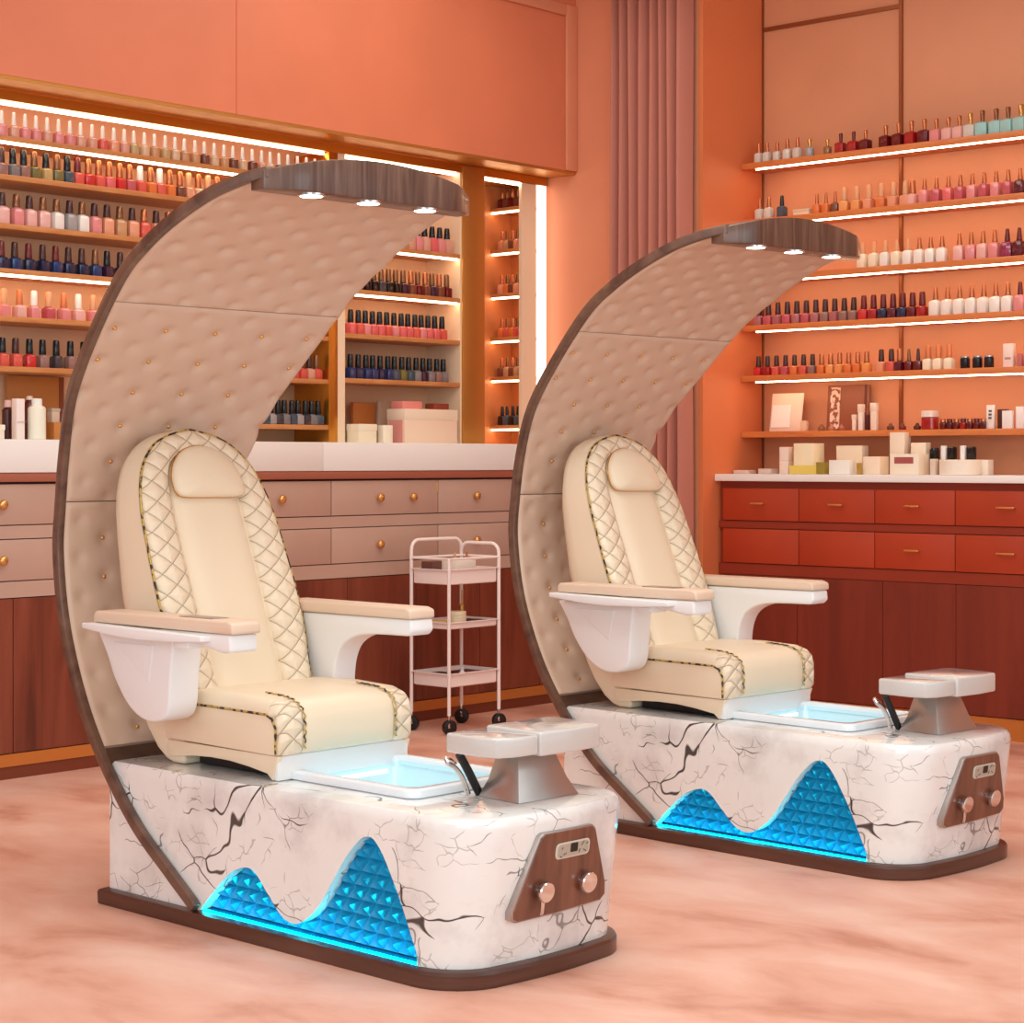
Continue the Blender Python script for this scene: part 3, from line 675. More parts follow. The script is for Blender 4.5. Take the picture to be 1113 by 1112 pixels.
# middle bay and left counter goods
def lcart(name, a, b, X, z, h, dep, col, label, **k):
    y1 = yl(b, X); full = y1 - yl(a, X)
    while y1 - yl(a, X - dep) < full * .6: dep *= .9
    y0 = yl(a, X - dep); return carton(name, (X - dep / 2, (y0 + y1) / 2, z), (dep, abs(y1 - y0), h), col, label, **k)
ZL = 1.3355
lcart('gift_box', 377, 409.5, -6.70, ZL, .087, .10, (246, 232, 202), 'small cream box at the left on the white counter', lid=(.03, (246, 232, 206)))
lcart('gift_box', 410.5, 427, -6.70, ZL, .085, .09, (248, 236, 212), 'narrow cream box between the small cream box and pink box')
pb = lcart('gift_box', 421, 497, -6.70, ZL, .165, .12, (246, 216, 190), 'large cream and pink gift box on the white counter', lid=(.05, (246, 222, 196)))
y_ = (yl(497, -6.70) - pb.location.y); MB().box(-.047, .047, -y_ - .003, -y_ - .0012, .001, .112).obj('pink_end', pm((240, 160, 150)), pb)
lcart('gift_box', 425, 459, -6.725, ZL + .168, .036, .08, (232, 140, 130), 'flat pink box lying on the large gift box')
lcart('gift_box', 462, 488, -6.725, ZL + .168, .030, .08, (140, 56, 34), 'flat brown box beside the flat pink box')
lcart('photo_frame', 381, 408, -6.94, ZL, .20, .02, (196, 112, 50), 'gold photo frame with copper picture in the middle bay', cat='frame')
lcart('photo_frame', 408.5, 424, -6.94, ZL, .21, .02, (214, 178, 150), 'pale photo frame right of the copper picture', cat='frame')
# far left counter: bottles and boxes
def dress(name, px, X, prof, col, label, cap=None, seg=20, cat='bottle', capcol=(244, 240, 232)):
    o = MB().lathe(prof, seg).obj(name, pm(col, .35), smooth=True, angle=40); o.location = (X, yl(px, X), ZL); tag(o, label, cat)
    if cap: MB().lathe(cap, seg).obj('cap', pm(capcol, .35), o, smooth=True, angle=40)
    return o
dress('lotion_bottle', 40, -6.68, [(0, .033), (.003, .036), (.125, .036), (.133, .03), (.136, .022)], (236, 230, 210), 'white cylindrical lotion bottle on the left counter', [(.134, .019), (.136, .021), (.162, .021), (.165, .018)])
o = lcart('white_carton', 12.5, 27, -6.68, ZL, .163, .045, (244, 226, 218), 'white stepped carton beside the lotion bottle')
MB().box(-.0235, .0235, -.017, .022, .07, .071).obj('label_line', pm((190, 166, 156)), o)
lcart('gift_box', -12, 5, -6.68, ZL, .056, .06, (240, 224, 206), 'low cream box at the left edge of the counter', lid=(.02, (244, 232, 214)))
lcart('gift_box', 51, 65, -6.90, ZL + .075, .058, .05, (224, 196, 170), 'small grey cream box on the wooden block behind the lotion bottle', lid=(.012, (200, 180, 160)))
lcart('wood_block', 50, 72, -6.88, ZL, .075, .07, (206, 130, 60), 'orange wood block on the left counter', cat='block')
dress('brown_bottle', 8.5, -6.78, [(0, .02), (.003, .023), (.12, .023), (.13, .012)], (74, 22, 18), 'dark brown bottle with pale pink cap behind the white carton', [(.13, .012), (.131, .014), (.158, .014), (.16, .01)], capcol=(238, 190, 180))
dress('brown_bottle', 32, -6.86, [(0, .026), (.003, .028), (.14, .028), (.165, .012)], (96, 34, 26), 'maroon bottle with cream cap behind the lotion bottle', [(.165, .011), (.166, .013), (.18, .013), (.182, .01)], capcol=(240, 210, 190))
fr_ = lcart('photo_frame', 6, 70, -6.985, ZL, .27, .012, (192, 120, 58), 'large copper panel standing behind the lotion bottle', cat='panel')
MB().box(.0065, .009, .115, .135, 0, .27).obj('frame_edge', pm((130, 60, 34)), fr_)

# ================================================================== PEDICURE CHAIRS
RIM = [(.400, .042, 0), (.389, .053, 0), (.279, .128, 0), (.132, .234, 0), (-.021, .396, 0), (-.134, .568, 0), (-.217, .774, 0), (-.250, .98, 0), (-.240, 1.12, 0), (-.202, 1.275, .012),
       (-.115, 1.437, .045), (.027, 1.596, .075), (.195, 1.759, .095), (.315, 1.838, .10), (.43, 1.900, .092), (.56, 1.955, .075), (.67, 1.985, .055), (.755, 2.0, .03)]
def fpx(z): return .25 - .4 * (z - .6)          # backrest face plane
def pedicure_chair(loc, rz, label):
    W = .621; root = empty('pedicure_chair', loc, rz); tag(root, label, 'pedicure chair', 'pedicure chairs')
    # ---- marble base with mountain cut-outs
    H_ = .405; T = .045
    mount = [(.412, T), (.468, .102), (.534, .159), (.576, .180), (.613, .188), (.645, .178), (.681, .145), (.717, .110), (.752, .082), (.796, .071), (.84, .087), (.891, .129), (.942, .195), (.992, .264), (1.041, .314), (1.070, .329), (1.097, .326), (1.129, .294), (1.161, .244), (1.192, .190), (1.224, .125), (1.262, T)]
    mm = catmull([Vector((a, b, 0)) for a, b in mount], 3)
    mm = [(p.x, max(T, p.y)) for p in mm]
    def outline(z, ins=0.0):
        k = max(0, (z - T)) / (H_ - T); e = .045 * k
        pts = []
        fx = 1.39 + e - ins
        for i in range(9):                         # near front corner
            a = -pi / 2 + pi / 2 * i / 8; pts.append((fx - .14 + .14 * math.cos(a) * 1.0, .135 + (.135 - ins) * math.sin(a)))
        for i in range(1, 6): y = .135 + (.35) * i / 6; pts.append((fx + .012 * math.sin(pi * i / 6), y))
        for i in range(9):
            a = pi / 2 * i / 8; pts.append((fx - .14 - .0 + .14 * math.cos(a), .485 + (.136 - ins) * math.sin(a)))
        pts += [(.6, W - ins), (0 + ins, W - ins), (0 + ins, 0 + ins)]
        return pts       # closed by the near side
    bm = bmesh.new()
    zs = [T, .12, .2, .3, .375, .392, .402, H_]; ins = [0, 0, 0, 0, 0, .003, .010, .022]
    rings = []
    for z, i_ in zip(zs, ins): rings.append([bm.verts.new((x, y, z)) for x, y in outline(z if z < .38 else .38, i_)])
    n = len(rings[0])
    for a, b in zip(rings, rings[1:]):
        for i in range(n - 1): bm.faces.new((a[i], a[i + 1], b[i + 1], b[i]))
    # upper near side strip (above z=.375) quads
    kz = zs.index(.375)
    for a, b in zip(rings[kz:], rings[kz + 1:]): bm.faces.new((a[n - 1], a[0], b[0], b[n - 1]))
    # near face with the mountains cut from it
    loop = [rings[0][n - 1]] + [bm.verts.new((x, 0, z)) for x, z in mm] + [rings[k][0] for k in range(0, kz + 1)] + [rings[k][n - 1] for k in range(kz, 0, -1)]
    es = []
    for i in range(len(loop)):
        a, b = loop[i], loop[(i + 1) % len(loop)]; e = bm.edges.get((a, b)) or bm.edges.new((a, b)); es.append(e)
    bmesh.ops.triangle_fill(bm, use_beauty=True, edges=es)
    back = [bm.verts.new((x, .035, z)) for x, z in mm]; fl = loop[1:1 + len(mm)]
    for i in range(len(mm) - 1): bm.faces.new((fl[i], fl[i + 1], back[i + 1], back[i]))
    # top with the basin hole
    hole = [bm.verts.new((x, y, H_)) for x, y in rrect(.635, 1.065, .165, .505, .03, 3)]
    es = []
    for lp in (rings[-1], hole):
        for i in range(len(lp)):
            a, b = lp[i], lp[(i + 1) % len(lp)]; es.append(bm.edges.get((a, b)) or bm.edges.new((a, b)))
    bmesh.ops.triangle_fill(bm, use_beauty=True, edges=es)
    bmesh.ops.recalc_face_normals(bm, faces=bm.faces)
    me = bpy.data.meshes.new('marble_base'); bm.to_mesh(me); bm.free(); me.materials.append(M['marble']); me.shade_smooth(); me.set_sharp_from_angle(angle=math.radians(28))
    link(bpy.data.objects.new('marble_base', me), root)['label'] = 'white marble base with dark veins'
    # ---- crystal panel
    x0, z0, cw, ch, nc, nr = .36, .0475, .052, .036, 18, 8; mb = MB(); Yp = .044
    for r in range(nr):
        za, zb = z0 + r * ch, z0 + (r + 1) * ch; oa, ob = (0, cw / 2) if r % 2 == 0 else (cw / 2, 0)
        for q in range(nc):
            A = (x0 + q * cw + oa, Yp, za); B = (A[0] + cw, Yp, za); sh = cw / 2 if oa == 0 else -cw / 2
            C_ = (A[0] + cw / 2, Yp, zb); D = (C_[0] + cw, Yp, zb)
            for tri, hh, dz_ in (((A, B, C_), .026, .011), ((B, D, C_), .022, .025)):
                c_ = (sum(p[0] for p in tri) / 3, Yp - hh, za + dz_)
                mb.add(list(tri) + [c_], [(0, 1, 3), (1, 2, 3), (2, 0, 3)])
    mb.box(x0, x0 + nc * cw + .02, Yp + .001, Yp + .004, z0, z0 + nr * ch)
    mb.box(.42, 1.26, .017, Yp, T + .0003, T + .0012)
    cp = mb.obj('crystal_panel', M['crystal'], root, label='glowing blue faceted mountain panel')
    mb = MB().box(.42, 1.26, .003, .016, T + .0003, T + .0012); mb.obj('light_strip', M['cyan_led'], cp, label='cyan light strip')
    # ---- wooden skirt
    def ol2(o_):
        pts = [(x, y) for x, y in outline(T)]; r = []
        c = Vector((.7, W / 2))
        m_ = len(pts)
        for i in range(m_):
            p = Vector(pts[i]); a = Vector(pts[i - 1]); b = Vector(pts[(i + 1) % m_]); t1 = (p - a).normalized(); t2 = (b - p).normalized()
            n1 = Vector((t1.y, -t1.x)); n2 = Vector((t2.y, -t2.x)); nn = (n1 + n2); nn = nn / max(.3, nn.dot(n1)) if nn.length > 1e-6 else n1
            r.append((p.x + nn.x * o_, p.y + nn.y * o_))
        return r
    mb = MB().loft([[(x, y, z) for x, y in ol2(o_)] for z, o_ in ((0, .021), (.003, .024), (.034, .025), (.041, .021), (T - .0005, .012))])
    mb.obj('wooden_plinth', M['walnut_base'], root, smooth=True, angle=30, label='dark walnut plinth')
    # ---- canopy: rims, padded panels, back shell, header
    cv = catmull([Vector(p) for p in RIM], 8); cv = resample(cv, 150)
    N = []
    for i, p in enumerate(cv):
        a = cv[max(0, i - 1)]; b = cv[min(len(cv) - 1, i + 1)]; t_ = Vector((b.x - a.x, b.y - a.y)).normalized(); N.append(Vector((t_.y, -t_.x)))
    # N points inward: forward at the belly, down at the top
    def off(i, d): p = cv[i]; return p.x + N[i].x * d, p.y + N[i].y * d, p.z
    for side in (0, 1):
        rings = []
        for i in range(len(cv)):
            xa, za, b = off(i, 0); xb, zb, _ = off(i, .029 if side == 0 else .010)
            if side == 0: y0, y1 = -.026 - b, -.003 - b
            else: y0, y1 = W + .003 + b, W + .016 + b
            rings.append([(xa, y0, za), (xa, y1, za), (xb, y1, zb), (xb, y0, zb)])
        MB().loft(rings).obj('canopy_rim', M['walnut_rim'], root, bevel=.003, seg=2, label='walnut rim band')
    i0 = next(i for i, p in enumerate(cv) if p.y > .41 + .0); iS = next(i for i, p in enumerate(cv) if p.y > .375); i1 = next(i for i, p in enumerate(cv) if p.y > 1.125); i2 = next(i for i, p in enumerate(cv) if p.y > 1.70); i3 = len(cv) - 2
    rings = []
    for i in range(iS, len(cv)):
        xa, za, b = off(i, .004); xb, zb, _ = off(i, .012); y0, y1 = -.006 - b, W + .006 + b
        rings.append([(xa, y0, za), (xa, y1, za), (xb, y1, zb), (xb, y0, zb)])
    MB().loft(rings).obj('canopy_shell', M['walnut_rim'], root, smooth=True, angle=40)
    # arc length
    S = [0]
    for a, b in zip(cv, cv[1:]): S.append(S[-1] + math.hypot(b.x - a.x, b.y - a.y))
    dv, dh = .118, .175; s0 = S[i1] + .005 - 6 * dv
    def tufts(sv, yv):
        d = 0
        k = round((sv - s0) / dv * 2)
        for kk in (k - 1, k, k + 1):
            sy = s0 + kk * dv / 2
            o_ = 0 if kk % 2 == 0 else dh / 2
            c0 = W / 2 + o_; q = round((yv - c0) / dh); yy = c0 + q * dh
            r2 = (sv - sy) ** 2 + (yv - yy) ** 2
            d += (.012 if kk % 2 == 0 else .008) * math.exp(-r2 / .00045) + .003 * math.exp(-r2 / .003)
        return d
    fine = resample([Vector((S[i], cv[i].x, cv[i].y)) for i in range(len(cv))], 420)
    import bisect
    def at(sv):
        i = max(0, min(len(S) - 2, bisect.bisect(S, sv) - 1)); t_ = (sv - S[i]) / (S[i + 1] - S[i])
        p = cv[i].lerp(cv[i + 1], t_); nn = N[i].lerp(N[i + 1], t_).normalized(); return p, nn
    for (ia, ib) in ((i0, i1), (i1, i2), (i2, i3)):
        sa, sb = S[ia] + .0015, S[ib] - .0015; ns = int((sb - sa) / .0095); nt = 72; V = []
        for i in range(ns + 1):
            sv = sa + (sb - sa) * i / ns; p, nn = at(sv)
            es_ = min((sv - sa), (sb - sv)); row_ = []
            for j in range(nt + 1):
                u = j / nt; y0, y1 = -.004 - p.z, W + .016 + p.z; y = y0 + (y1 - y0) * u
                ee = min(es_, (y - y0), (y1 - y)); edge = .012 * (1 - min(1, ee / .012)) ** 2
                d = .034 - tufts(sv, y) * min(1, es_ / .012) - edge * .6
                row_.append((p.x + nn.x * d, y, p.y + nn.y * d))
            V.append(row_)
        # closing edge down to the shell
        first = []; mb = MB(); mb.loft(V, closed=False, cap0=False, cap1=False)
        for rr, sv in ((V[0], sa), (V[-1], sb)):
            p, nn = at(sv); lo = [(p.x + nn.x * .012, q[1], p.y + nn.y * .012) for q in rr]; mb.loft([rr, lo], closed=False, cap0=False, cap1=False)
        po = mb.obj('padded_panel', M['tuft'], root, smooth=True, angle=60, label='beige tufted leather panel')
        k = math.ceil((sa + .004 - s0) / dv)
        while ib != i3 and s0 + k * dv < sb - .01:
            sv = s0 + k * dv; p, nn = at(sv)
            for q in range(-2, 3):
                y = W / 2 + q * dh
                if y < -.0 - p.z + .02 or y > W + p.z - .02: continue
                bmb = MB(); dd = .034 - .0135
                cpt = Vector((p.x + nn.x * dd, y, p.y + nn.y * dd)); n3 = Vector((nn.x, 0, nn.y)); u3 = Vector((0, 1, 0)); v3 = n3.cross(u3)
                rg = []
                for hh, rr in ((0, .0065), (.003, .006), (.005, .004), (.0058, .001)):
                    rg.append([cpt + n3 * hh + u3 * rr * math.cos(a * pi / 4) + v3 * rr * math.sin(a * pi / 4) for a in range(8)])
                bmb.loft(rg); bmb.obj('button', M['brass'], po, smooth=True)
            k += 1
    # header
    ymid, hw = .312, .372
    def hpoly(y): # front x
        return .752 + .05 * min(1, (hw - abs(y - ymid)) / .085)
    rings = []
    for k in range(25):
        y = ymid - hw + 2 * hw * k / 24; f = 1 - ((y - ymid) / hw) ** 2
        zt = 1.990 + .054 * f; xf_ = hpoly(y); zb = 1.941
        rings.append([(.70, y, zb), (xf_, y, zb), (xf_, y, zt), (.70, y, zt)])
    hd = MB().loft(rings).obj('canopy_header', M['walnut'], root, bevel=.0025, label='dark walnut arched header')
    for y in (.09, .29, .50):
        mb = MB().lathe([(1.9355, .034), (1.937, .037), (1.941, .037)], 24, (.762, y)); rg_ = mb.obj('spotlight', M['chrome'], hd, smooth=True, angle=40)
        MB().lathe([(1.9343, .029), (1.9354, .030)], 24, (.762, y)).obj('spotlight_lens', M['spot'], hd)
        l = bpy.data.lights.new('spot_lamp', 'SPOT'); l.energy = 1.5; l.spot_size = 1.9; l.spot_blend = .9; l.color = (1, .9, .78); l.shadow_soft_size = .03
        lo = bpy.data.objects.new('spot_lamp', l); COL.objects.link(lo); lo.parent = hd; lo.location = (.762, y, 1.928)
    # ---- backrest
    yc = .308
    hwz = [(.44, .17), (.55, .205), (.62, .222), (.68, .232), (.82, .251), (.975, .248), (1.12, .236), (1.22, .205), (1.283, .157), (1.320, .095), (1.343, 0)]
    hc = catmull([Vector((h, z, 0)) for z, h in hwz], 6)
    outl = [(yc - p.x, p.y) for p in hc] + [(yc + p.x, p.y) for p in reversed(hc[:-1])]
    outl = [tuple(p) for p in resample([Vector((a, b, 0)) for a, b in outl], 120)]
    inz = [(.44, .10), (.6, .118), (.9, .125), (1.1, .125), (1.2, .118), (1.245, .095), (1.27, .055), (1.279, 0)]
    ic = catmull([Vector((h, z, 0)) for z, h in inz], 6)
    inl = [(yc - p.x, p.y) for p in ic] + [(yc + p.x, p.y) for p in reversed(ic[:-1])]
    inl = [tuple(p) for p in resample([Vector((a, b, 0)) for a, b in inl], 120)]
    def rearx(z): return fpx(z) - (.11 + .10 * min(1, max(0, (1.34 - z) / .5)))
    def ringO(scale, dx, rear=0.0):   # rear: 0 = face plane, 1 = back surface
        r = []
        for (y, z, *_) in outl:
            yy = yc + (y - yc) * scale; zz = .8 + (z - .8) * (scale if z > .8 else 1)
            xf_ = fpx(zz) + dx; xr = max(rearx(zz), -.17); r.append((xf_ * (1 - rear) + xr * rear, yy, zz))
        return r
    mb = MB().loft([ringO(.80, 0, 1.0), ringO(.92, 0, .93), ringO(.985, 0, .78), ringO(1.0, 0, .6), ringO(1.0, 0, .3), ringO(1.0, -.004, 0), ringO(.97, .0, 0)], closed=True)
    br = mb.obj('backrest', M['cream'], root, smooth=True, angle=60, label='cream leather backrest')
    def lerpring(t_, dx):
        return [(fpx(o[1] + (i[1] - o[1]) * t_) + dx, o[0] + (i[0] - o[0]) * t_, o[1] + (i[1] - o[1]) * t_) for o, i in zip(outl, inl)]
    mb = MB(); mb.loft([lerpring(t_, dx) for t_, dx in ((.02, -.004), (.03, .010), (.10, .020), (.25, .027), (.5, .030), (.75, .025), (.9, .016), (.97, .006), (1.0, -.004))], closed=False, cap0=False, cap1=False)
    mb.obj('quilted_border', M['quiltZ'], br, smooth=True, angle=80, label='diamond quilted border')
    izs = [(h, z) for h, z in inz]
    def ihw(z):
        if z < .6: return .10 + (.118 - .10) * (z - .44) / .16
        for (z0_, h0), (z1_, h1) in zip([(q.y, q.x) for q in ic], [(q.y, q.x) for q in ic[1:]]):
            if z0_ <= z <= z1_ and z1_ > z0_: return h0 + (h1 - h0) * (z - z0_) / (z1_ - z0_)
        return 0.0
    rows = []
    for k in range(46):
        z = .44 + (1.2775 - .44) * (1 - (1 - k / 45) ** 1.3); h = max(.004, ihw(z))
        rows.append([(fpx(z) - .004 + .026 * (1 - abs(u / 12) ** 5) * (1 - max(0, (z - 1.2) / .08) ** 3), yc + h * u / 12, z) for u in range(-12, 13)])
    mb = MB(); mb.loft(rows, closed=False, cap0=False, cap1=False)
    mb.obj('centre_cushion', M['cream'], br, smooth=True, angle=80)
    MB().tube([(fpx(z) + .006, yc + (y - yc) * 1.0, z) for (y, z, *_) in outl[4:-4]], .0038, 6).obj('piping', M['piping'], br, smooth=True, label='gold and black piping')
    # headrest
    hr = [(.192, 1.168), (.205, 1.152), (.24, 1.147), (.31, 1.146), (.39, 1.146), (.425, 1.152), (.438, 1.168), (.436, 1.20), (.418, 1.245), (.38, 1.28), (.335, 1.295), (.295, 1.295), (.25, 1.28), (.212, 1.245), (.194, 1.205)]
    hr = [(y - .004, z - .002) for y, z in hr]
    pts = catmull([Vector((a, b, 0)) for a, b in hr + [hr[0]]], 4)[:-1]
    def hring(s_, dx): return [(fpx(1.215 + (p.y - 1.215) * s_) + dx, .312 + (p.x - .312) * s_, 1.215 + (p.y - 1.215) * s_) for p in pts]
    mb = MB(); mb.loft([hring(s_, dx) for s_, dx in [(.97, .014), (1.0, .022)] + [(1 - .999 * (1 - math.cos(a_)) , .036 + .034 * math.sin(a_)) for a_ in (0, .2, .4, .6, .8, 1.0, 1.2, 1.4, 1.5, 1.56)]])
    mb.obj('headrest', M['cream'], br, smooth=True, angle=70, label='cream rounded headrest pillow')
    MB().tube(hring(1.004, .024), .0022, 6, closed=True).obj('headrest_piping', M['gold'], br, smooth=True)
    # ---- seat
    sx0, sx1, sy0, sy1, sz0, sz1 = .165, .662, .072, .562, .474, .610
    def seat_piece(y0, y1, m, name, lo=0):
        prof = [(sx0, sz0 + .004), (sx1 - .012, sz0 + .0), (sx1 - .002, sz0 + .012), (sx1, sz0 + .05), (sx1 - .001, sz1 - .05), (sx1 - .008, sz1 - .022), (sx1 - .03, sz1 - .004), (sx1 - .07, sz1 + .008), (.45, sz1 + .014), (.30, sz1 + .010), (sx0, sz1 + .0)]
        ny = 14; rings = []
        for k in range(ny + 1):
            y = y0 + (y1 - y0) * k / ny
            e = min(y - sy0, sy1 - y); q = 1 - min(1, e / .03); dz = -.030 * q ** 2.2; dxx = -.022 * q ** 2.2
            g = min(y - y0, y1 - y); gr = -.004 * (1 - min(1, g / .01)) ** 2
            ring = []
            for (x, z) in prof:
                top = (z - sz0) / (sz1 - sz0); fx = 1 if x > sx1 - .03 else 0
                ring.append((x + (dxx + gr) * fx, y, z + (dz if top > .5 else 0) * min(1, top) + (gr if top > .8 else 0)))
            rings.append(ring)
        return MB().loft(rings).obj(name, m, root, smooth=True, angle=50)
    st = seat_piece(.153, .482, M['cream'], 'seat_cushion')
    a = seat_piece(sy0, .152, M['quiltS'], 'seat_border'); b = seat_piece(.483, sy1, M['quiltS'], 'seat_border')
    for o in (a, b): o['label'] = 'quilted strip of the seat'
    side = MB().loft([[(x, sy0 - .003, z) for x, z in ((sx0, sz0 + .004), (sx1 - .02, sz0 + .001), (sx1 - .022, sz1 - .065), (sx1 - .034, sz1 - .042), (sx1 - .06, sz1 - .032), (sx0, sz1 - .030))],
                      [(x, sy0 + .004, z) for x, z in ((sx0, sz0 + .004), (sx1 - .02, sz0 + .001), (sx1 - .022, sz1 - .065), (sx1 - .034, sz1 - .042), (sx1 - .06, sz1 - .032), (sx0, sz1 - .030))]])
    side.obj('seat_side', M['cream'], root, bevel=.003)
    MB().tube([(sx0 + .01, sy0 - .002, sz1 - .028), (.4, sy0 - .002, sz1 - .028), (sx1 - .06, sy0 - .002, sz1 - .030), (sx1 - .036, sy0 - .002, sz1 - .040), (sx1 - .022, sy0 - .002, sz1 - .062), (sx1 - .02, sy0 - .002, sz0 + .004)], .0036, 6).obj('piping', M['piping'], root, smooth=True)
    for y, nm in ((.1525, 'seam'), (.4825, 'seam')):
        pts = [(.50, sz1 + .0145), (.59, sz1 + .0095), (sx1 - .028, sz1 - .0035), (sx1 - .006, sz1 - .022), (sx1 + .001, sz1 - .05), (sx1 + .002, sz0 + .05), (sx1 + .0, sz0 + .014)]
        pp = resample([Vector((x, z, 0)) for x, z in catmull([Vector((x, z, 0)) for x, z in pts], 4) and [(v.x, v.y) for v in catmull([Vector((x, z, 0)) for x, z in pts], 4)]], 60)
        MB().tube([(v.x, y + .0035 * math.sin(k * 1.3), v.y) for k, v in enumerate(pp)], .0026, 5).obj(nm, M['piping'], root, label='dark stitched seam')
    # stitch ticks along the seat's near edge
    mb = MB()
    for k in range(6):
        x = .25 + .06 * k; mb.tube([(x, .096, sz1 - .001), (x + .006, .110, sz1 + .008)], .0018, 5)
    mb.obj('edge_stitches', M['piping'], root)
    # seat base with arched apron
    prof = [(.165, .472), (.165, .426), (.20, .428), (.28, .438), (.36, .442), (.44, .441), (.52, .434), (.60, .423), (.622, .4065), (.645, .472)]
    MB().loft([[(x, .076, z) for x, z in prof], [(x, .092, z) for x, z in prof]]).obj('seat_apron', M['cream'], root, bevel=.002)
    MB().loft([[(x, .54, z) for x, z in prof], [(x, .556, z) for x, z in prof]]).obj('seat_apron', M['cream'], root, bevel=.002)
    MB().box(.622, .640, .080, .552, .4065, .472).obj('seat_front_panel', M['white'], root, bevel=.004, label='pale panel below the seat')
    MB().box(.24, .56, .13, .50, .4065, .472).obj('seat_mechanism', M['black'], root, bevel=.004)
    MB().loft([[(x, y, z) for x, z in ((-.01, .62), (.022, .55), (.06, .49), (.105, .44), (.145, .415), (.175, .4065), (.23, .4065), (.23, .62))] for y in (.085, .53)]).obj('backrest_mount', M['cream'], root, bevel=.012, seg=3, smooth=True)
    # ---- armrests
    def ext(prof, y0, y1, name, m, par, bevel=.006, seg=3, **k): return MB().loft([[(x, y0, z) for x, z in prof], [(x, y1, z) for x, z in prof]]).obj(name, m, par, bevel=bevel, seg=seg, **k)
    def arc_profile(pts, k=5): return [(p.x, p.y) for p in catmull([Vector((a, b, 0)) for a, b in pts], k)]
    # near armrest
    na = ext([(.34, .801), (.655, .803), (.657, .758), (.62, .754), (.56, .764), (.49, .772), (.34, .776)], -.092, .0, 'armrest', M['white'], root, bevel=.008, label='white armrest with beige pad')
    MB().box(.425, .49, -.10, -.03, .757, .778).obj('hinge', M['white'], na, bevel=.003)
    pad = [(.055, .803), (.055, .826), (.066, .836), (.645, .838), (.665, .832), (.668, .804)]
    ext(pad, -.095, .002, 'arm_pad', M['pad'], na, bevel=.007)
    MB().box(.42, .56, -.075, -.02, .8365, .8395).obj('remote_plate', M['steel'], na, bevel=.001, label='thin grey control plate')
    ext([(.045, .803), (.575, .797), (.575, .782), (.45, .775), (.30, .771), (.18, .776), (.045, .788)], -.125, -.055, 'side_tray', M['white'], na, bevel=.003)
    bp = arc_profile([(.02, .772), (.062, .712), (.095, .652), (.15, .588), (.206, .553), (.262, .542), (.318, .553), (.345, .588), (.353, .664), (.366, .772)])
    ext(bp, -.055, .045, 'arm_bracket', M['white'], na, bevel=.010, seg=3)
    ext([(.10, .75), (.26, .65), (.28, .75)], -.058, -.05, 'bracket_crease', M['white'], na, bevel=.002)
    # far armrest
    fp = [(.10, .801), (.640, .803), (.644, .770), (.628, .756)] + arc_profile([(.55, .755), (.47, .752), (.405, .742), (.352, .715), (.326, .675), (.315, .62), (.31, .50)], 3) + [(.17, .50), (.16, .60)]
    fa = ext(fp, .562, .650, 'armrest', M['white'], root, bevel=.007, label='white armrest with beige pad')
    ext([(.08, .803), (.08, .826), (.09, .836), (.62, .836), (.643, .829), (.645, .804)], .556, .655, 'arm_pad', M['pad'], fa, bevel=.007)
    ext([(.045, .803), (.50, .797), (.50, .782), (.30, .771), (.18, .776), (.045, .788)], .652, .70, 'side_tray', M['white'], fa, bevel=.003)
    # ---- basin
    O = rrect(.600, 1.105, .125, .545, .035, 5); zt = .430
    def sc_(pts, d, z): return [(x + (d if x < .85 else -d), y + (d if y < .33 else -d), z) for x, y in pts]
    rim_ = MB().loft([sc_(O, .006, .4052), sc_(O, 0, .409), sc_(O, 0, zt - .006), sc_(O, .004, zt - .001), sc_(O, .009, zt), sc_(O, .030, zt), sc_(O, .034, zt - .003), sc_(O, .036, zt - .014)], cap0=False, cap1=False)
    bs = rim_.obj('foot_basin', M['basin'], root, smooth=True, angle=50, label='white rimmed foot basin glowing pale blue inside')
    def inner(z, d0, d1):
        r = []
        for x, y in O: r.append((x + (d0 if x < .85 else -d1), y + (d0 if y < .33 else -d0), z))
        return r
    MB().loft([inner(zt - .014, .036, .036), inner(zt - .03, .038, .038), inner(.30, .085, .12), inner(.285, .10, .135)], cap0=False, cap1=True).obj('basin_liner', M['basin_in'], bs, smooth=True, angle=20, label='basin liner with pale blue LED glow in its colour')
    MB().box(.70, 1.02, .168, .173, .385, .395).obj('light_strip', M['water_led'], bs)
    MB().box(.641, .646, .20, .47, .385, .395).obj('light_strip', M['water_led'], bs)
    # ---- footrest
    fo = empty('footrest', (0, 0, 0)); fo.parent = root
    def slab(px_, z0_, z1_, name):
        return MB().loft([[(x, y, z0_) for x, y in px_], [(x, y, z1_) for x, y in px_]]).obj(name, M['gloss'], fo, bevel=.007, seg=3)
    slab([(1.175, .170), (1.30, .163), (1.345, .178), (1.365, .215), (1.372, .298), (1.18, .310)], .528, .577, 'footrest_slab')
    slab([(1.176, .312), (1.378, .298), (1.386, .42), (1.378, .520), (1.35, .535), (1.20, .552), (1.18, .53)], .524, .583, 'footrest_slab')
    MB().loft([[(1.175, .285, .4055), (1.330, .270, .4055), (1.338, .485, .4055), (1.18, .50, .4055)], [(1.195, .30, .45), (1.312, .288, .45), (1.318, .462, .45), (1.195, .475, .45)], [(1.215, .315, .524), (1.295, .305, .524), (1.30, .43, .524), (1.215, .44, .524)]]).obj('footrest_pillar', M['steel'], fo, bevel=.003, label='brushed steel pillar')
    # faucet
    MB().tube(catmull([Vector(p) for p in ((1.150, .275, .409), (1.150, .255, .45), (1.148, .23, .480), (1.146, .205, .495))], 5), .007, 10).obj('faucet', M['chrome'], root, smooth=True, label='chrome faucet').data
    MB().tube([(1.165, .30, .409), (1.160, .265, .47), (1.158, .235, .515)], .011, 10).obj('spray_handle', M['black'], root, smooth=True, label='dark hand shower')
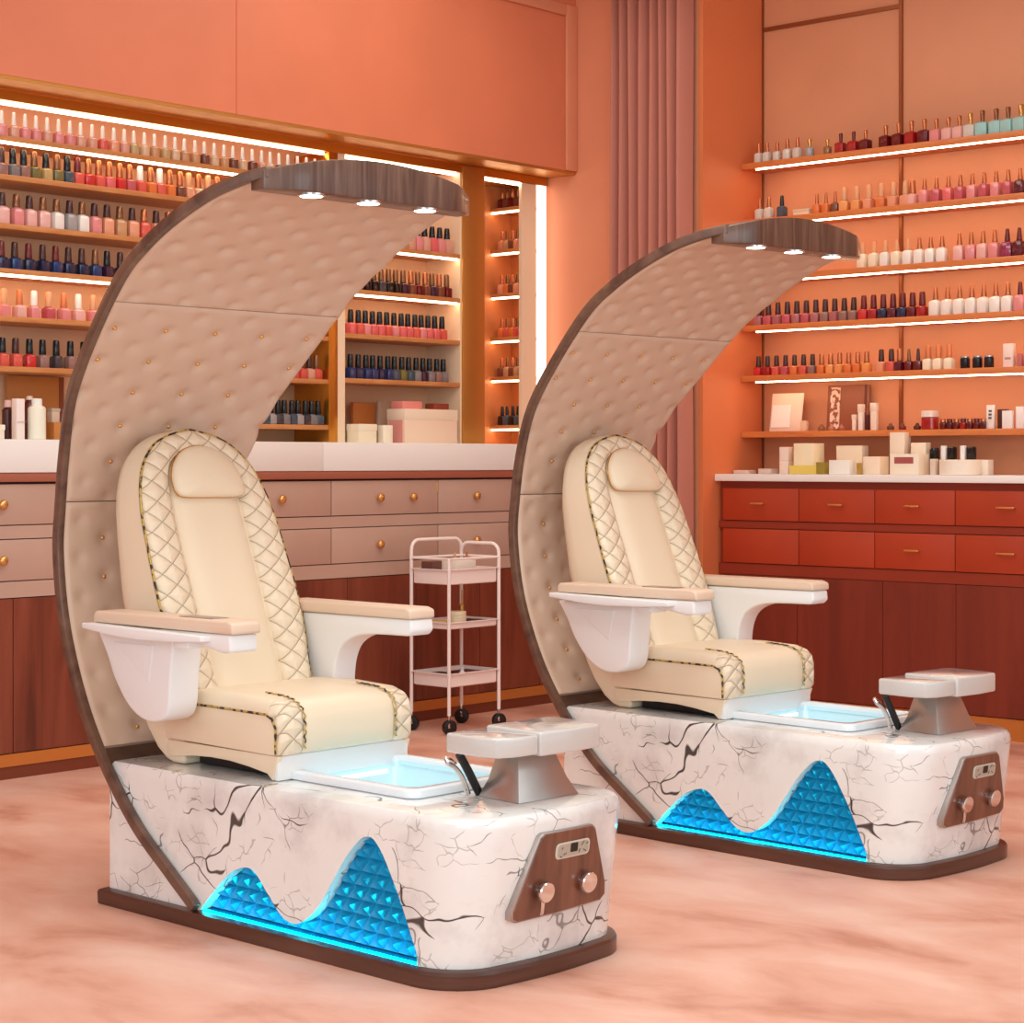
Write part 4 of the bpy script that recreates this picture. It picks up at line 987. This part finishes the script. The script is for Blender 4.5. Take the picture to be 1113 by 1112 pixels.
    MB().tube(catmull([Vector(p) for p in ((1.146, .205, .495), (1.135, .21, .506), (1.130, .23, .500), (1.135, .245, .486))], 4), .0055, 8).obj('faucet_lever', M['chrome'], root, smooth=True)
    # ---- control panel on the front
    def onp(y, z, d=0): return (1.395 + .13 * (z - T) + .004 + d, y, z)
    cpn = [(.232, .352), (.405, .350), (.418, .340), (.474, .20), (.478, .168), (.462, .155), (.30, .150), (.165, .150), (.148, .158), (.146, .176), (.220, .345)]
    cc = catmull([Vector((a, b, 0)) for a, b in cpn + [cpn[0]]], 1)[:-1]
    cy, cz = .315, .25
    def cring(s_, d): return [onp(cy + (p.x - cy) * s_, cz + (p.y - cz) * s_, d) for p in cc]
    co = MB().loft([cring(1.035, -.012), cring(1.035, .010), cring(1.0, .012)]).obj('control_panel', M['steel'], root, bevel=.001, label='walnut control panel with silver edge')
    MB().loft([cring(1.0, .0122), cring(.99, .0150)]).obj('walnut_face', M['walnut_panel'], co)
    dsp = rrect(-.062, .062, -.020, .020, .012, 4)
    dy, dz = .335, .303
    d_ = MB().loft([[onp(dy + a, dz + b, .015) for a, b in dsp], [onp(dy + a, dz + b, .018) for a, b in dsp]]).obj('display', pm((206, 198, 184), .25), co, bevel=.0008, label='small pale display')
    MB().loft([[onp(dy + a * .9, dz + b * .8, .018) for a, b in dsp], [onp(dy + a * .9, dz + b * .8, .0185) for a, b in dsp]]).obj('display_face', pm((176, 166, 150), .3), co)
    sq = rrect(-.013, .013, -.011, .011, .003, 2)
    MB().loft([[onp(dy + .003 + a, dz + .004 + b, .0186) for a, b in sq], [onp(dy + .003 + a, dz + .004 + b, .0195) for a, b in sq]]).obj('display_screen', M['black'], co)
    for (a, b, l_, s_) in ((-.042, .004, .006, .9), (-.034, -.010, .010, .3), (-.046, -.012, .007, -.6), (.030, .006, .012, .8), (.038, -.006, .012, -.5), (.046, .008, .008, .2), (.022, -.011, .009, 1.2)):
        MB().tube([onp(dy + a, dz + b, .0188), onp(dy + a + l_ * math.cos(s_), dz + b + l_ * math.sin(s_), .0188)], .0011, 5).obj('display_symbol', pm((60, 54, 50)), co)
    def dial(y, z, r, name):
        def ring(rr, d): return [onp(y + rr * math.cos(a * pi / 12), z + rr * .98 * math.sin(a * pi / 12), d) for a in range(24)]
        return MB().loft([ring(r * .6, .015), ring(r * .6, .024), ring(r, .026), ring(r, .034), ring(r * .92, .037), ring(r * .3, .038)]).obj(name, M['chrome'], co, smooth=True, angle=35)
    k1 = dial(.236, .212, .026, 'dial'); dial(.392, .212, .027, 'dial')
    MB().loft([[onp(.236 - .010 + a, .212 + b, .027) for a, b in ((-.008, 0), (.008, 0), (.006, -.052), (-.002, -.055))], [onp(.236 - .010 + a, .212 + b, .034) for a, b in ((-.008, 0), (.008, 0), (.006, -.052), (-.002, -.055))]]).obj('lever', M['chrome'], co, bevel=.002)
    return root
def cam2room(x, y): return (x * CA - y * SA, x * SA + y * CA)
x, y = cam2room(-1.136, 5.535)
pedicure_chair((x, y, 0), -.756 - RA, 'cream quilted pedicure chair with tufted moon canopy, the nearer one at the left')
x, y = cam2room(.181, 6.776)
pedicure_chair((x, y, 0), -.784 - RA, 'cream quilted pedicure chair with tufted moon canopy, the farther one by the rust cabinet')

# ================================================================== TROLLEY
def trolley():
    root = empty('trolley', (-6.31, 6.64, 0)); tag(root, 'pale pink three tier rolling trolley in front of the taupe cabinet', 'trolley')
    X, Yh = .12, .168
    def tray_(z0, z1, name, rimw=.012):
        o = rrect(-X, X, -Yh, Yh, .025, 4)
        def s(d, z): return [(x + (d if x > 0 else -d), y + (d if y > 0 else -d), z) for x, y in o]
        return MB().loft([s(-.004, z0), s(0, z0 + .004), s(0, z1 - .006), s(rimw, z1 - .003), s(rimw, z1), s(-.004, z1), s(-.006, z0 + .006)], cap0=True, cap1=True).obj(name, M['cart'], root, smooth=True, angle=40)
    tray_(.682, .752, 'tray'); tray_(.478, .510, 'tray'); tray_(.212, .275, 'tray')
    for sx in (-1, 1):
        for sy in (-1, 1):
            MB().tube([(sx * (X + .001), sy * (Yh + .001), .085), (sx * (X + .001), sy * (Yh + .001), .755 if (sx, sy) != (1, -1) else .803)], .0085, 10).obj('post', M['cart'], root, smooth=True)
            r_ = MB()
            w_ = MB().lathe([(-.012, .026), (-.010, .034), (.010, .034), (.012, .026)], 20)
            a = .5 * sx + .8
            w_.v = [Vector((p.x, p.z, p.y)) for p in w_.v]; w_.v = [Vector((p.x * math.cos(a) - p.y * math.sin(a), p.x * math.sin(a) + p.y * math.cos(a), p.z)) for p in w_.v]
            cx_, cy_ = sx * X, sy * Yh; w_.v = [Vector((p.x + cx_ + .012, p.y + cy_ - .01, p.z + .034)) for p in w_.v]
            cs = w_.obj('caster', M['black'], root, smooth=True, angle=40, label='black caster wheel')
            MB().tube([(cx_, cy_, .09), (cx_ + .002, cy_ - .002, .072), (cx_ + .028, cy_ - .028, .036)], .006, 6).obj('fork', M['chrome'], cs)
    def arch(p0, p1, zt, r=.045):
        p0, p1 = Vector(p0), Vector(p1); d = (p1 - p0).normalized(); up = Vector((0, 0, 1)); pts = [p0 + up * .75, p0 + up * (zt - r)]
        pts += [p0 + d * r * (1 - math.cos(a)) + up * (zt - r + r * math.sin(a)) for a in (.4, .8, 1.2, 1.57)]
        pts += [p1 - d * r * (1 - math.cos(a)) + up * (zt - r + r * math.sin(a)) for a in (1.57, 1.2, .8, .4)]
        pts += [p1 + up * (zt - r), p1 + up * .75]
        MB().tube(pts, .0085, 8).obj('handle', M['cart'], root, smooth=True)
    arch((-X - .001, -Yh - .001, 0), (-X - .001, Yh + .001, 0), .882)
    arch((-X - .001, Yh + .001, 0), (X + .001, Yh + .001, 0), .862)
    for sx in (-1, 1): MB().tube([(sx * (X + .001), -Yh, .80), (sx * (X + .001), Yh, .80)], .006, 8).obj('rail', M['cart'], root, smooth=True)
    for sy in (-1, 1): MB().tube([(-X, sy * (Yh + .001), .80), (X, sy * (Yh + .001), .80)], .006, 8).obj('rail', M['cart'], root, smooth=True)
trolley()
CXT, CYT = -6.31, 6.64
carton('white_box', (CXT + .03, CYT - .01, .6885), (.10, .13, .10), (240, 226, 214), 'white box lying in the top tray of the trolley')
carton('dark_case', (CXT - .05, CYT - .09, .6885), (.07, .10, .095), (110, 66, 58), 'dark case beside the white box in the trolley top tray', cat='case')
for k, (dx, dy, cl, nm) in enumerate(((-.06, .06, 'nude', 'left'), (-.03, .11, 'copper', 'right'))):
    o = MB().lathe([(0, .010), (.002, .012), (.075, .012), (.08, .006), (.13, .005), (.132, .003)], 12).obj('brush_pen', cm_('tan' if k == 0 else 'copper'), smooth=True, angle=40); o.location = (CXT + dx, CYT + dy, .6885); tag(o, f'slim copper brush pen standing at the {nm} rear of the trolley top', 'brush', 'brush pens')
jr = MB().lathe([(0, .038), (.003, .042), (.045, .045), (.048, .042)], 20).obj('cream_jar', pm((232, 214, 178)), smooth=True, angle=40); jr.location = (CXT + .03, CYT - .02, .4845); tag(jr, 'cream jar on the middle shelf of the trolley', 'jar')
MB().lathe([(.048, .040), (.05, .043), (.064, .043), (.066, .04)], 20).obj('lid', pm((238, 222, 190)), jr, smooth=True, angle=40)
o = MB().lathe([(0, .011), (.002, .013), (.09, .011), (.095, .005), (.16, .003)], 12).obj('dropper_bottle', cm_('gold'), smooth=True, angle=40); o.location = (CXT + .0, CYT + .045, .4845); tag(o, 'slim gold dropper bottle behind the cream jar on the trolley', 'bottle')
carton('beige_pouch', (CXT + .0, CYT - .12, .4845), (.12, .06, .028), (206, 176, 122), 'flat beige pouch at the left of the trolley middle shelf', cat='pouch', bevel=.006)
carton('black_folder', (CXT + .02, CYT + .10, .4845), (.13, .09, .020), (74, 42, 38), 'flat dark folder at the right of the trolley middle shelf', cat='folder')
carton('black_folder', (CXT + .0, CYT - .08, .2185), (.16, .11, .045), (52, 26, 28), 'dark folder in the bottom tray of the trolley', cat='folder')
carton('maroon_pouch', (CXT + .01, CYT + .08, .2185), (.15, .13, .045), (104, 44, 46), 'maroon pouch in the bottom tray of the trolley', cat='pouch', bevel=.006)
o = MB().lathe([(0, .012), (.002, .014), (.05, .014), (.055, .008), (.07, .008)], 12).obj('white_bottle', pm((240, 228, 222)), smooth=True, angle=40); o.location = (CXT + .055, CYT - .012, .2185); tag(o, 'small white bottle between folder and pouch in the bottom tray', 'bottle')
print('bottles', count)
